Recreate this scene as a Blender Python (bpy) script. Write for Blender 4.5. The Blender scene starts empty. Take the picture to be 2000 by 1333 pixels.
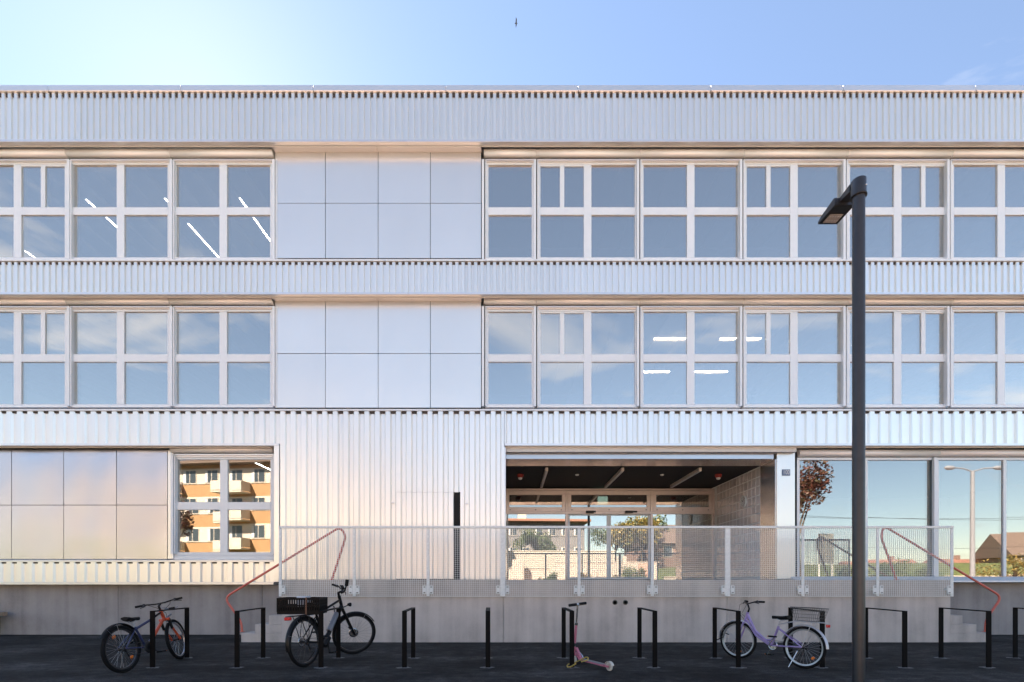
import bpy, math, random
from mathutils import Vector, Matrix, Euler
R = math.radians
random.seed(7)
scene = bpy.context.scene

# ------------------------------------------------------------------ camera, sky, sun, exposure
F = 944.0            # focal length in photo pixels (2000 wide, 17 mm shift lens)
CH = 1.26            # eye height
cam_d = bpy.data.cameras.new('camera')
cam_d.sensor_width = 36.0
cam_d.lens = 36.0 * F / 2000.0
cam_d.shift_y = (1133 - 666.5) / 2000.0
cam_d.clip_start = 0.05
cam_d.clip_end = 2000
cam = bpy.data.objects.new('camera', cam_d)
cam.location = (0, 0, CH)
cam.rotation_euler = (R(90), 0, 0)
scene.collection.objects.link(cam)
scene.camera = cam

SUN_AZ = R(-32.9)     # left of the view axis, behind the building
SUN_EL = R(40.6)
world = bpy.data.worlds.new('World')
scene.world = world
world.use_nodes = True
nt = world.node_tree
nt.nodes.clear()
wo = nt.nodes.new('ShaderNodeOutputWorld')
bg = nt.nodes.new('ShaderNodeBackground')
sky = nt.nodes.new('ShaderNodeTexSky')
sky.sky_type = 'NISHITA'
sky.sun_disc = False
sky.sun_elevation = SUN_EL
sky.sun_rotation = SUN_AZ
sky.altitude = 500
sky.air_density = 1.0
sky.dust_density = 0.13
sky.ozone_density = 1.4
bg.inputs['Strength'].default_value = 0.050
# thin broken cloud over the whole sky
geo = nt.nodes.new('ShaderNodeNewGeometry')
sep = nt.nodes.new('ShaderNodeSeparateXYZ')
nt.links.new(geo.outputs['Incoming'], sep.inputs[0])
def wmath(op, a, b=None, clamp=False):
    n = nt.nodes.new('ShaderNodeMath'); n.operation = op; n.use_clamp = clamp
    for i, v in enumerate((a, b)):
        if v is None: continue
        if isinstance(v, (int, float)): n.inputs[i].default_value = v
        else: nt.links.new(v, n.inputs[i])
    return n.outputs[0]
# Incoming points from the sky to the viewer: negate
ux = wmath('MULTIPLY', sep.outputs[0], -1); uy = wmath('MULTIPLY', sep.outputs[1], -1); uz = wmath('MULTIPLY', sep.outputs[2], -1)
den = wmath('ADD', wmath('MAXIMUM', uz, 0.0), 0.16)
cx = wmath('DIVIDE', ux, den); cy = wmath('DIVIDE', uy, den)
cmb = nt.nodes.new('ShaderNodeCombineXYZ')
nt.links.new(cx, cmb.inputs[0]); nt.links.new(cy, cmb.inputs[1])
mp = nt.nodes.new('ShaderNodeMapping'); mp.inputs['Location'].default_value = (2.2, 3.3, 5.0); mp.inputs['Scale'].default_value = (0.9, 1.5, 1)
mp.inputs['Rotation'].default_value = (0, 0, R(35))
nt.links.new(cmb.outputs[0], mp.inputs[0])
cn = nt.nodes.new('ShaderNodeTexNoise'); cn.inputs['Scale'].default_value = 1.5; cn.inputs['Detail'].default_value = 8; cn.inputs['Roughness'].default_value = 0.58; cn.inputs['Distortion'].default_value = 0.5
nt.links.new(mp.outputs[0], cn.inputs['Vector'])
cr = nt.nodes.new('ShaderNodeValToRGB')
cr.color_ramp.elements[0].position = 0.555; cr.color_ramp.elements[0].color = (0, 0, 0, 1)
cr.color_ramp.elements[1].position = 0.76; cr.color_ramp.elements[1].color = (1, 1, 1, 1)
nt.links.new(cn.outputs['Fac'], cr.inputs[0])
mx = nt.nodes.new('ShaderNodeMix'); mx.data_type = 'RGBA'
mx.inputs['B'].default_value = (5.6, 5.5, 5.4, 1)
nt.links.new(wmath('MULTIPLY_ADD', cr.outputs[0], 0.60), mx.inputs['Factor'])
mx.inputs['Factor'].links[0].from_node.inputs[2].default_value = 0.06
nt.links.new(sky.outputs[0], mx.inputs['A'])
nt.links.new(mx.outputs['Result'], bg.inputs['Color'])
nt.links.new(bg.outputs[0], wo.inputs[0])

sl = bpy.data.lights.new('sun', 'SUN')
sl.energy = 5.0
sl.angle = R(0.53)
sl.color = (1.0, 0.90, 0.79)
sun = bpy.data.objects.new('sun', sl)
sdir = Vector((math.sin(SUN_AZ) * math.cos(SUN_EL), math.cos(SUN_AZ) * math.cos(SUN_EL), math.sin(SUN_EL)))
sun.rotation_euler = (-sdir).to_track_quat('-Z', 'Y').to_euler()
sun.location = sdir * 60
scene.collection.objects.link(sun)

scene.view_settings.view_transform = 'Standard'
scene.view_settings.look = 'None'
scene.view_settings.gamma = 1.0
scene.view_settings.use_curve_mapping = False
scene.view_settings.exposure = 2.43
scene.render.engine = 'CYCLES'
scene.cycles.use_denoising = True
scene.cycles.use_adaptive_sampling = False
scene.cycles.max_bounces = 10
scene.cycles.transparent_max_bounces = 24
scene.cycles.caustics_reflective = False
scene.cycles.sample_clamp_indirect = 8

# ------------------------------------------------------------------ materials
MATS = {}
def _new(name):
    m = bpy.data.materials.new(name); m.use_nodes = True
    t = m.node_tree; t.nodes.clear()
    out = t.nodes.new('ShaderNodeOutputMaterial')
    b = t.nodes.new('ShaderNodeBsdfPrincipled')
    t.links.new(b.outputs[0], out.inputs[0])
    MATS[name] = m
    return m, t, b, out
def noise(t, scale, detail=4, rough=0.55, stretch=(1, 1, 1), coord='Object'):
    tc = t.nodes.new('ShaderNodeTexCoord')
    mpn = t.nodes.new('ShaderNodeMapping'); mpn.inputs['Scale'].default_value = stretch
    if coord == 'World':
        g = t.nodes.new('ShaderNodeNewGeometry'); t.links.new(g.outputs['Position'], mpn.inputs[0])
    else:
        t.links.new(tc.outputs[coord], mpn.inputs[0])
    n = t.nodes.new('ShaderNodeTexNoise')
    n.inputs['Scale'].default_value = scale; n.inputs['Detail'].default_value = detail; n.inputs['Roughness'].default_value = rough
    t.links.new(mpn.outputs[0], n.inputs['Vector'])
    return n.outputs['Fac']
def ramp(t, fac, stops):
    r = t.nodes.new('ShaderNodeValToRGB')
    e = r.color_ramp.elements
    while len(e) < len(stops): e.new(0.5)
    for el, (p, c) in zip(e, stops):
        el.position = p; el.color = (c[0], c[1], c[2], 1) if not isinstance(c, (int, float)) else (c, c, c, 1)
    t.links.new(fac, r.inputs[0])
    return r.outputs[0]
def bump(t, b, h, strength, dist):
    n = t.nodes.new('ShaderNodeBump'); n.inputs['Strength'].default_value = strength; n.inputs['Distance'].default_value = dist
    t.links.new(h, n.inputs['Height']); t.links.new(n.outputs[0], b.inputs['Normal'])
def plain(name, col, rough=0.5, metal=0.0, var=0.12, scale=6, spec=0.5):
    m, t, b, o = _new(name)
    f = noise(t, scale)
    c0 = tuple(max(0, x * (1 - var)) for x in col); c1 = tuple(min(1, x * (1 + var)) for x in col)
    t.links.new(ramp(t, f, [(0.3, c0), (0.7, c1)]), b.inputs['Base Color'])
    b.inputs['Roughness'].default_value = rough; b.inputs['Metallic'].default_value = metal
    b.inputs['Specular IOR Level'].default_value = spec
    return m
def sheet_metal(name, col, rough, wav_scale, wav_strength, stretch=(1, 1, 0.25), rv=0.015, metal=0.73):
    m, t, b, o = _new(name)
    f = noise(t, 1.1, 2, 0.5, (1, 1, 0.5), 'World')
    c0 = tuple(x * 0.96 for x in col)
    oi = t.nodes.new('ShaderNodeObjectInfo')
    av = t.nodes.new('ShaderNodeMath'); av.operation = 'MULTIPLY_ADD'; av.inputs[1].default_value = 0.5; av.inputs[2].default_value = 0.0
    t.links.new(f, av.inputs[0])
    a2 = t.nodes.new('ShaderNodeMath'); a2.operation = 'MULTIPLY_ADD'; a2.inputs[1].default_value = 0.5
    t.links.new(oi.outputs['Random'], a2.inputs[0]); t.links.new(av.outputs[0], a2.inputs[2])
    t.links.new(ramp(t, a2.outputs[0], [(0.0, tuple(x * 0.91 for x in col)), (1.0, tuple(min(1, x * 1.03) for x in col))]), b.inputs['Base Color'])
    b.inputs['Metallic'].default_value = metal
    rf = noise(t, 1.7, 2, 0.5, (1, 1, 0.5), 'World')
    t.links.new(ramp(t, rf, [(0.3, rough - rv), (0.75, rough + rv)]), b.inputs['Roughness'])
    return m
sheet_metal('corrugated_aluminium', (0.97, 0.955, 0.91), 0.33, 1.2, 0.025)
sheet_metal('panel_aluminium', (0.93, 0.91, 0.865), 0.315, 0.9, 0.05, (1, 1, 0.6))
sheet_metal('panel_polished', (0.62, 0.605, 0.65), 0.235, 0.9, 0.05, metal=0.95)
sheet_metal('trim_aluminium', (0.86, 0.85, 0.845), 0.33, 2.0, 0.02)
sheet_metal('blind_aluminium', (0.92, 0.88, 0.855), 0.38, 2.0, 0.02, metal=0.2)
sheet_metal('brushed_steel', (0.62, 0.60, 0.59), 0.22, 1.3, 0.04, (1, 1, 1))
plain('frame_aluminium', (0.81, 0.845, 0.87), 0.45, 0.15, 0.02)
plain('frame_bronze', (0.62, 0.52, 0.47), 0.35, 0.6, 0.05)
plain('galvanised', (0.84, 0.87, 0.85), 0.5, 0.0, 0.08, 30)
plain('black_gap', (0.012, 0.011, 0.011), 0.8, 0, 0.2)
plain('notch_shade_dark', (0.06, 0.05, 0.048), 0.7, 0, 0.3, 40)  # dark colour standing for shade in the sheet valleys
plain('black_ceiling', (0.010, 0.010, 0.011), 0.7, 0, 0.2)
plain('interior_wall', (0.70, 0.70, 0.69), 0.8, 0, 0.05)
plain('interior_ceiling', (0.75, 0.75, 0.74), 0.8, 0, 0.05)
plain('interior_floor', (0.20, 0.20, 0.20), 0.6, 0, 0.1)
plain('rack_steel', (0.004, 0.004, 0.0045), 0.6, 0.0, 0.25, 20, 0.12)
plain('pole_paint', (0.027, 0.029, 0.035), 0.34, 0.0, 0.15, 12)
plain('lamp_black', (0.012, 0.013, 0.014), 0.5, 0, 0.2)
plain('led_lens', (0.52, 0.48, 0.44), 0.35, 0, 0.15, 60)
plain('red_paint', (0.70, 0.17, 0.125), 0.32, 0, 0.08)
plain('siren_red', (0.32, 0.03, 0.02), 0.35)
plain('white_plastic', (0.72, 0.72, 0.70), 0.4, 0, 0.04)
plain('lamp_housing', (0.62, 0.55, 0.50), 0.4, 0, 0.05)
plain('mortar', (0.17, 0.165, 0.16), 0.9, 0, 0.3, 25)
plain('bench_wood', (0.42, 0.30, 0.21), 0.55, 0, 0.2, 12)
plain('tyre', (0.008, 0.008, 0.009), 0.8, 0, 0.2, 30, 0.2)
plain('rubber', (0.007, 0.007, 0.008), 0.65, 0, .12, 6, .25)
plain('rim_silver', (0.40, 0.40, 0.42), 0.32, 0.8, 0.05)
plain('rim_dark', (0.05, 0.05, 0.055), 0.35, 0.6, 0.1)
plain('spoke', (0.45, 0.45, 0.47), 0.3, 0.9, 0.05)
plain('spoke_dark', (0.08, 0.08, 0.085), 0.35, 0.8, 0.05)
plain('chrome', (0.75, 0.75, 0.76), 0.18, 1.0, 0.02)
plain('bike_black', (0.006, 0.006, 0.007), 0.35, 0, .12, 6, .3)
plain('bike_grey', (0.22, 0.23, 0.26), 0.35, 0.2)
plain('bike_navy', (0.045, 0.055, 0.13), 0.3)
plain('bike_red', (0.62, 0.10, 0.04), 0.3)
plain('bike_lilac', (0.36, 0.28, 0.56), 0.3)
plain('bike_silver', (0.60, 0.60, 0.63), 0.35, 0.4)
plain('orange_reflector', (0.85, 0.20, 0.02), 0.2)
plain('red_reflector', (0.65, 0.02, 0.02), 0.2)
plain('scooter_pink', (0.52, 0.18, 0.25), 0.3)
plain('cream_urethane', (0.62, 0.60, 0.54), 0.4)
plain('lock_yellow', (0.45, 0.32, 0.07), 0.45)
plain('crate_plastic', (0.004, 0.004, 0.0045), 0.5, 0, .2, 6, 0.15)
plain('bag_black', (0.004, 0.004, 0.005), 0.8, 0, .2, 6, 0.1)
plain('strap_brown', (0.13, 0.065, 0.04), 0.7)
plain('paper', (0.55, 0.57, 0.62), 0.7)
plain('number_blue', (0.14, 0.20, 0.32), 0.35)
plain('ochre_plaster', (0.38, 0.225, 0.11), 0.85, 0, 0.06, 2)
plain('white_plaster', (0.56, 0.50, 0.43), 0.8, 0, 0.05, 2)
plain('peach_plaster', (0.40, 0.26, 0.18), 0.85, 0, 0.06, 2)
plain('rose_plaster', (0.19, 0.135, 0.125), 0.85, 0, 0.06, 2)
plain('grey_plaster', (0.20, 0.19, 0.19), 0.8, 0, 0.06, 2)
plain('brick_plaster', (0.26, 0.17, 0.14), 0.8, 0, 0.08, 4)
plain('roof_brown', (0.15, 0.11, 0.09), 0.8, 0, 0.15, 6)
plain('roof_tile', (0.28, 0.14, 0.10), 0.8, 0, 0.2, 12)
plain('window_dark', (0.05, 0.065, 0.08), 0.08)
plain('curtain', (0.55, 0.56, 0.57), 0.8)
plain('bark', (0.11, 0.085, 0.065), 0.9, 0, 0.3, 14)
plain('hedge_leaf', (0.055, 0.085, 0.03), 0.6, 0, 0.35, 3)
plain('grass', (0.115, 0.14, 0.045), 0.85, 0, 0.3, 1.5)
plain('paving', (0.55, 0.365, 0.285), 0.85, 0, 0.08, 0.9)
plain('road', (0.09, 0.09, 0.095), 0.85, 0, 0.15, 2)
plain('mast_grey', (0.25, 0.26, 0.29), 0.5, 0, 0.08, 6)
plain('wire', (0.02, 0.02, 0.02), 0.5)
plain('sign_grey', (0.16, 0.17, 0.15), 0.6)
plain('bird_grey', (0.10, 0.10, 0.11), 0.7)
plain('jacket_a', (0.45, 0.06, 0.05), 0.8)
plain('flag_green', (0.05, 0.30, 0.25), 0.8)

def leaf_mat(name, cols):
    m, t, b, o = _new(name)
    oi = t.nodes.new('ShaderNodeNewGeometry')
    f = oi.outputs['Random Per Island']
    t.links.new(ramp(t, f, [(i / (len(cols) - 1), c) for i, c in enumerate(cols)]), b.inputs['Base Color'])
    b.inputs['Roughness'].default_value = 0.55
leaf_mat('leaf_green', [(0.035, 0.06, 0.018), (0.07, 0.105, 0.03), (0.11, 0.13, 0.04)])
leaf_mat('leaf_gold', [(0.07, 0.085, 0.025), (0.19, 0.16, 0.045), (0.30, 0.20, 0.05)])
leaf_mat('leaf_russet', [(0.05, 0.018, 0.014), (0.10, 0.03, 0.02), (0.05, 0.05, 0.02)])

# concrete: mottled, with faint vertical run-off streaks
def concrete(name, col):
    m, t, b, o = _new(name)
    f1 = noise(t, 1.3, 6, 0.62, (1, 1, 1), 'World')
    f2 = noise(t, 2.2, 3, 0.5, (2.2, 2.2, 0.10), 'World')
    f3 = noise(t, 45, 3, 0.5, (1, 1, 1), 'World')
    mm = t.nodes.new('ShaderNodeMath'); mm.operation = 'ADD'; t.links.new(f1, mm.inputs[0]); t.links.new(f2, mm.inputs[1])
    m2 = t.nodes.new('ShaderNodeMath'); m2.operation = 'MULTIPLY_ADD'; m2.inputs[1].default_value = 0.25
    t.links.new(f3, m2.inputs[0]); t.links.new(mm.outputs[0], m2.inputs[2])
    m3 = t.nodes.new('ShaderNodeMath'); m3.operation = 'MULTIPLY'; m3.inputs[1].default_value = 0.45; t.links.new(m2.outputs[0], m3.inputs[0])
    t.links.new(ramp(t, m3.outputs[0], [(0.36, tuple(x * 0.72 for x in col)), (0.5, col), (0.64, tuple(x * 1.2 for x in col))]), b.inputs['Base Color'])
    b.inputs['Roughness'].default_value = 0.72
    bump(t, b, f3, 0.15, 0.004)
concrete('concrete', (0.335, 0.318, 0.312))
concrete('concrete_warm', (0.56, 0.51, 0.47))
def asphalt():
    m, t, b, o = _new('asphalt')
    f1 = noise(t, 0.6, 5, 0.6, (1, 2.0, 1), 'World')       # broad worn patches
    f2 = noise(t, 5.0, 6, 0.75, (1, 1.6, 1), 'World')      # scuffs
    f3 = noise(t, 55, 2, 0.6, (1, 1, 1), 'World')          # aggregate
    def mad(a, k, c):
        n = t.nodes.new('ShaderNodeMath'); n.operation = 'MULTIPLY_ADD'; n.inputs[1].default_value = k
        t.links.new(a, n.inputs[0])
        if isinstance(c, float): n.inputs[2].default_value = c
        else: t.links.new(c, n.inputs[2])
        return n.outputs[0]
    v = mad(f1, 0.50, mad(f2, 0.46, mad(f3, 0.36, -0.16)))
    t.links.new(ramp(t, v, [(0.36, (0.0105, 0.0098, 0.0092)), (0.47, (0.024, 0.0225, 0.0213)), (0.56, (0.054, 0.051, 0.0485)), (0.70, (0.14, 0.132, 0.125))]), b.inputs['Base Color'])
    b.inputs['Roughness'].default_value = 0.85
    b.inputs['Specular IOR Level'].default_value = 0.18
    bump(t, b, f3, 0.7, 0.01)
asphalt()
def glass(name, tint, refl):
    m = bpy.data.materials.new(name); m.use_nodes = True
    t = m.node_tree; t.nodes.clear()
    out = t.nodes.new('ShaderNodeOutputMaterial')
    tr = t.nodes.new('ShaderNodeBsdfTransparent'); tr.inputs[0].default_value = (*tint, 1)
    gl = t.nodes.new('ShaderNodeBsdfGlossy'); gl.inputs['Roughness'].default_value = 0.0; gl.inputs['Color'].default_value = (1.0, 0.925, 0.82, 1)
    fr = t.nodes.new('ShaderNodeLayerWeight'); fr.inputs['Blend'].default_value = 0.5
    pw = t.nodes.new('ShaderNodeMath'); pw.operation = 'POWER'; pw.inputs[1].default_value = 4.0
    t.links.new(fr.outputs['Facing'], pw.inputs[0])
    ad = t.nodes.new('ShaderNodeMath'); ad.operation = 'ADD'; ad.use_clamp = True; ad.inputs[1].default_value = refl
    t.links.new(pw.outputs[0], ad.inputs[0])
    mixn = t.nodes.new('ShaderNodeMixShader')
    t.links.new(ad.outputs[0], mixn.inputs[0]); t.links.new(tr.outputs[0], mixn.inputs[1]); t.links.new(gl.outputs[0], mixn.inputs[2])
    t.links.new(mixn.outputs[0], out.inputs[0])
    MATS[name] = m
glass('window_glass', (0.86, 0.87, 0.88), 0.58)
glass('door_glass', (0.60, 0.62, 0.64), 0.46)
glass('shop_glass', (0.62, 0.64, 0.66), 0.33)
def emit(name, col, s):
    m, t, b, o = _new(name)
    b.inputs['Base Color'].default_value = (0.8, 0.8, 0.8, 1)
    b.inputs['Emission Color'].default_value = (*col, 1); b.inputs['Emission Strength'].default_value = s
emit('lit_tube', (1.0, 0.93, 0.80), 10.0)
emit('exit_green', (0.55, 0.80, 0.62), 0.35)

# ------------------------------------------------------------------ mesh helpers
COL = scene.collection
class MB:
    def __init__(s): s.v = []; s.f = []; s.sm = []
    def face(s, pts, smooth=False):
        i = len(s.v); s.v += [tuple(p) for p in pts]; s.f.append(tuple(range(i, i + len(pts)))); s.sm.append(smooth)
    def add(s, vs, fs, smooth=False):
        i = len(s.v); s.v += [tuple(p) for p in vs]
        for f in fs: s.f.append(tuple(i + k for k in f)); s.sm.append(smooth)
        return s
    def box(s, x0, x1, y0, y1, z0, z1, c=0.0):
        if x0 > x1: x0, x1 = x1, x0
        if y0 > y1: y0, y1 = y1, y0
        if z0 > z1: z0, z1 = z1, z0
        if c <= 0:
            vs = [(x, y, z) for z in (z0, z1) for y in (y0, y1) for x in (x0, x1)]
            return s.add(vs, [(0, 2, 3, 1), (4, 5, 7, 6), (0, 1, 5, 4), (2, 6, 7, 3), (0, 4, 6, 2), (1, 3, 7, 5)])
        c = min(c, (x1 - x0) * .45, (y1 - y0) * .45, (z1 - z0) * .45)
        vs = []; idx = {}
        for iz, z in ((0, z0), (1, z1)):
            for iy, y in ((0, y0), (1, y1)):
                for ix, x in ((0, x0), (1, x1)):
                    sx = c if ix == 0 else -c; sy = c if iy == 0 else -c; sz = c if iz == 0 else -c
                    for a, p in ((0, (x, y + sy, z + sz)), (1, (x + sx, y, z + sz)), (2, (x + sx, y + sy, z))):
                        idx[(ix, iy, iz, a)] = len(vs); vs.append(p)
        g = lambda *k: idx[k]
        fs = []
        for a in range(3):
            for e in (0, 1):
                o = [b for b in range(3) if b != a]
                q = []
                for u, w in ((0, 0), (1, 0), (1, 1), (0, 1)):
                    k = [0, 0, 0]; k[a] = e; k[o[0]] = u; k[o[1]] = w
                    q.append(g(*k, a))
                fs.append(tuple(q))
        for a in range(3):
            o = [b for b in range(3) if b != a]
            for u in (0, 1):
                for w in (0, 1):
                    k0 = [0, 0, 0]; k1 = [0, 0, 0]; k1[a] = 1
                    k0[o[0]] = k1[o[0]] = u; k0[o[1]] = k1[o[1]] = w
                    fs.append((g(*k0, o[0]), g(*k0, o[1]), g(*k1, o[1]), g(*k1, o[0])))
        for iz in (0, 1):
            for iy in (0, 1):
                for ix in (0, 1): fs.append((g(ix, iy, iz, 0), g(ix, iy, iz, 1), g(ix, iy, iz, 2)))
        return s.add(vs, fs)
    def tube(s, pts, r, n=8, closed=False, caps=True, smooth=True):
        pts = [Vector(p) for p in pts]; m = len(pts)
        rs = r if isinstance(r, (list, tuple)) else [r] * m
        vs = []; fs = []
        prev = None
        for i in range(m):
            if closed: d = pts[(i + 1) % m] - pts[i - 1]
            else: d = pts[min(i + 1, m - 1)] - pts[max(i - 1, 0)]
            d.normalize()
            if prev is None:
                u = d.cross(Vector((0, 0, 1)))
                if u.length < 1e-3: u = d.cross(Vector((1, 0, 0)))
            else: u = prev - d * prev.dot(d)
            u.normalize(); prev = u; w = d.cross(u)
            for k in range(n):
                a = 2 * math.pi * k / n
                vs.append(pts[i] + (u * math.cos(a) + w * math.sin(a)) * rs[i])
        for i in range(m if closed else m - 1):
            j = (i + 1) % m
            for k in range(n):
                fs.append((i * n + k, i * n + (k + 1) % n, j * n + (k + 1) % n, j * n + k))
        s.add(vs, fs, smooth)
        if caps and not closed:
            s.face([vs[k] for k in range(n)][::-1]); s.face([vs[(m - 1) * n + k] for k in range(n)])
        return s
    def bar(s, p, q, w, h, up=(0, 0, 1)):
        p = Vector(p); q = Vector(q); d = (q - p).normalized(); up = Vector(up)
        u = d.cross(up)
        if u.length < 1e-4: u = d.cross(Vector((0, 1, 0)))
        u.normalize(); v = u.cross(d).normalized()
        vs = [b + u * (sx * w / 2) + v * (sz * h / 2) for b in (p, q) for sx, sz in ((-1, -1), (1, -1), (1, 1), (-1, 1))]
        return s.add(vs, [(3, 2, 1, 0), (4, 5, 6, 7), (0, 1, 5, 4), (1, 2, 6, 5), (2, 3, 7, 6), (3, 0, 4, 7)])
    def lathe(s, c, axis, prof, n=20, smooth=True):
        # prof: list of (radius, offset along axis)
        c = Vector(c); ax = Vector(axis).normalized()
        u = ax.cross(Vector((0, 0, 1)))
        if u.length < 1e-3: u = Vector((1, 0, 0))
        u.normalize(); w = ax.cross(u)
        vs = []; fs = []
        for (r, h) in prof:
            for k in range(n):
                a = 2 * math.pi * k / n
                vs.append(c + ax * h + (u * math.cos(a) + w * math.sin(a)) * r)
        for i in range(len(prof) - 1):
            for k in range(n):
                fs.append((i * n + k, i * n + (k + 1) % n, (i + 1) * n + (k + 1) % n, (i + 1) * n + k))
        s.add(vs, fs, smooth)
        if prof[0][0] > 1e-5: s.face([vs[k] for k in range(n)][::-1])
        if prof[-1][0] > 1e-5: s.face([vs[(len(prof) - 1) * n + k] for k in range(n)])
        return s
    def prism(s, poly, axis, a, b):
        # poly: 2D points in the plane perpendicular to axis ('x': (y,z), 'y': (x,z), 'z': (x,y))
        def p3(p, h):
            return {'x': (h, p[0], p[1]), 'y': (p[0], h, p[1]), 'z': (p[0], p[1], h)}[axis]
        n = len(poly)
        vs = [p3(p, a) for p in poly] + [p3(p, b) for p in poly]
        fs = [(i, (i + 1) % n, n + (i + 1) % n, n + i) for i in range(n)] + [tuple(range(n))[::-1], tuple(range(n, 2 * n))]
        return s.add(vs, fs)
    def xform(s, M):
        s.v = [tuple(M @ Vector(p)) for p in s.v]; return s
    def mesh(s, name, mat, origin=None):
        if origin is None:
            xs = list(zip(*s.v)); origin = Vector(((min(xs[0]) + max(xs[0])) / 2, (min(xs[1]) + max(xs[1])) / 2, min(xs[2])))
        origin = Vector(origin)
        me = bpy.data.meshes.new(name)
        me.from_pydata([tuple(Vector(p) - origin) for p in s.v], [], s.f)
        me.polygons.foreach_set('use_smooth', s.sm)
        me.materials.append(MATS[mat])
        me.update()
        return me, origin
    def build(s, name, mat, parent=None, label=None, kind=None, origin=None):
        me, org = s.mesh(name, mat, origin)
        o = bpy.data.objects.new(name, me); COL.objects.link(o)
        put(o, org, parent)
        if label: o['label'] = label
        if kind: o['kind'] = kind
        return o
WPOS = {}
def put(o, wpos, parent=None):
    wpos = Vector(wpos)
    WPOS[o.name] = wpos
    if parent is not None:
        o.parent = parent
        o.location = wpos - WPOS[parent.name]
    else: o.location = wpos
def inst(me, name, wpos, parent, label=None):
    o = bpy.data.objects.new(name, me); COL.objects.link(o); put(o, wpos, parent)
    if label: o['label'] = label
    return o
def thing(name, label, cat, loc=(0, 0, 0), group=None):
    o = bpy.data.objects.new(name, None); COL.objects.link(o); o.empty_display_size = 0.2
    put(o, loc); o['label'] = label; o['category'] = cat
    if group: o['group'] = group
    return o
def tag(o, label, cat, group=None):
    o['label'] = label; o['category'] = cat
    if group: o['group'] = group
    return o
def struct(o): o['kind'] = 'structure'; return o

# photo pixel on a plane at depth d -> metres
def X(px, d): return (px - 1000.0) * d / F
def Z(py, d): return CH + (1133.0 - py) * d / F

DF, DP, DW, DG = 10.85, 11.106, 11.14, 11.172      # sheet crests, flat panels, window frames, glass
DT, DR, DB = 9.752, 14.48, 11.12                    # terrace front, recessed doors, plinth
XL, XR = X(-420, DF), X(2420, DF)                   # ends of the building

# ------------------------------------------------------------------ ground
g = MB(); g.face([(-400, -400, 0), (400, -400, 0), (400, 400, 0), (-400, 400, 0)])
struct(g.build('asphalt_ground', 'asphalt', origin=(0, 0, 0)))
g = MB(); g.face([(-26, -16, .004), (60, -16, .004), (60, -1.9, .004), (-26, -1.9, .004)])
struct(g.build('plaza_paving', 'paving'))
g = MB()
NX, prof = 40, [(-16, .008), (-17.5, .25), (-20, 1.0), (-24, 2.1), (-30, 3.0), (-60, 3.6), (-140, 5.0), (-300, 8)]
vs = []; fs = []
for j, (y, z) in enumerate(prof):
    for i in range(NX + 1):
        x = -300 + 600 * i / NX
        vs.append((x, y, z + (0.12 * math.sin(x * .35 + j) if j > 1 else 0)))
for j in range(len(prof) - 1):
    for i in range(NX):
        a = j * (NX + 1) + i; fs.append((a, a + NX + 1, a + NX + 2, a + 1))
g.add(vs, fs, True)
struct(g.build('grass_slope', 'grass'))

# ------------------------------------------------------------------ main building
B = thing('metal_clad_building', 'three-storey building clad in corrugated aluminium with long window bands', 'building', (0, DP, 0))

def corrugated(name, x0, x1, z0, z1, yc, depth, pitch, crest, run, mat='corrugated_aluminium', parent=B, phase=0.0):
    """one folded sheet; profile phase is global so neighbouring sheets line up"""
    k0 = math.floor((x0 - phase) / pitch) - 1; k1 = math.ceil((x1 - phase) / pitch) + 1
    prof = []
    for k in range(k0, k1 + 1):
        b = phase + k * pitch
        prof += [(b, yc), (b + crest, yc), (b + crest + run, yc + depth), (b + pitch - run, yc + depth)]
    def yat(x):
        for (xa, ya), (xb, yb) in zip(prof, prof[1:]):
            if xa <= x <= xb: return ya + (yb - ya) * (x - xa) / max(1e-9, xb - xa)
        return yc
    pts = [(x0, yat(x0))] + [p for p in prof if x0 + 1e-4 < p[0] < x1 - 1e-4] + [(x1, yat(x1))]
    m = MB()
    vs = []
    t = 0.003
    for (x, y) in pts: vs += [(x, y, z0), (x, y, z1), (x, y + t, z0), (x, y + t, z1)]
    fs = []
    for i in range(len(pts) - 1):
        a = i * 4; b = a + 4
        fs += [(a, b, b + 1, a + 1), (b + 2, a + 2, a + 3, b + 3), (a, a + 2, b + 2, b), (a + 1, b + 1, b + 3, a + 3)]
    m.add(vs, fs)
    return m.build(name, mat, parent)

def span(x0, x1, step):
    n = max(1, round((x1 - x0) / step)); w = (x1 - x0) / n
    return [(x0 + i * w, x0 + (i + 1) * w) for i in range(n)]

# core behind the cladding: bands of solid wall, slabs, rear and side walls
def core(x0, x1, y0, y1, z0, z1, name='wall_core', mat='interior_wall'):
    return MB().box(x0, x1, y0, y1, z0, z1).build(name, mat, B)
zf = dict(cop_t=Z(166, DF - .03), cop_b=Z(178.5, DF - .03), f_b=Z(276, DF), s1_t=Z(511.5, DF), s1_b=Z(574, DF), s2_t=Z(803.5, DF), s2_b=Z(869, DF))
YB = 24.0
xe0, xe1 = X(985, DF), X(1515, DP)          # entrance opening
core(XL + .02, XR - .02, DF + .10, YB, zf['f_b'] + .16, zf['cop_t'] - .03, 'roof_slab', 'interior_ceiling')
core(XL + .02, XR - .02, DF + .10, YB, zf['s1_b'] + .12, zf['s1_t'] - .045, 'floor_slab', 'interior_ceiling')
core(XL + .02, XR - .02, DF + .10, YB, zf['s2_b'] + .06, zf['s2_t'] - .045, 'floor_slab', 'interior_ceiling')
core(XL + .02, XR - .02, YB + .005, YB + .3, 0, zf['cop_t'] - .03, 'rear_wall')
core(XL - .28, XL + .015, DF, YB + .3, 0, zf['cop_t'] - .03, 'side_wall', 'corrugated_aluminium')
core(XR - .015, XR + .28, DF, YB + .3, 0, zf['cop_t'] - .03, 'side_wall', 'corrugated_aluminium')

rng = random.Random(3)
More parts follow.
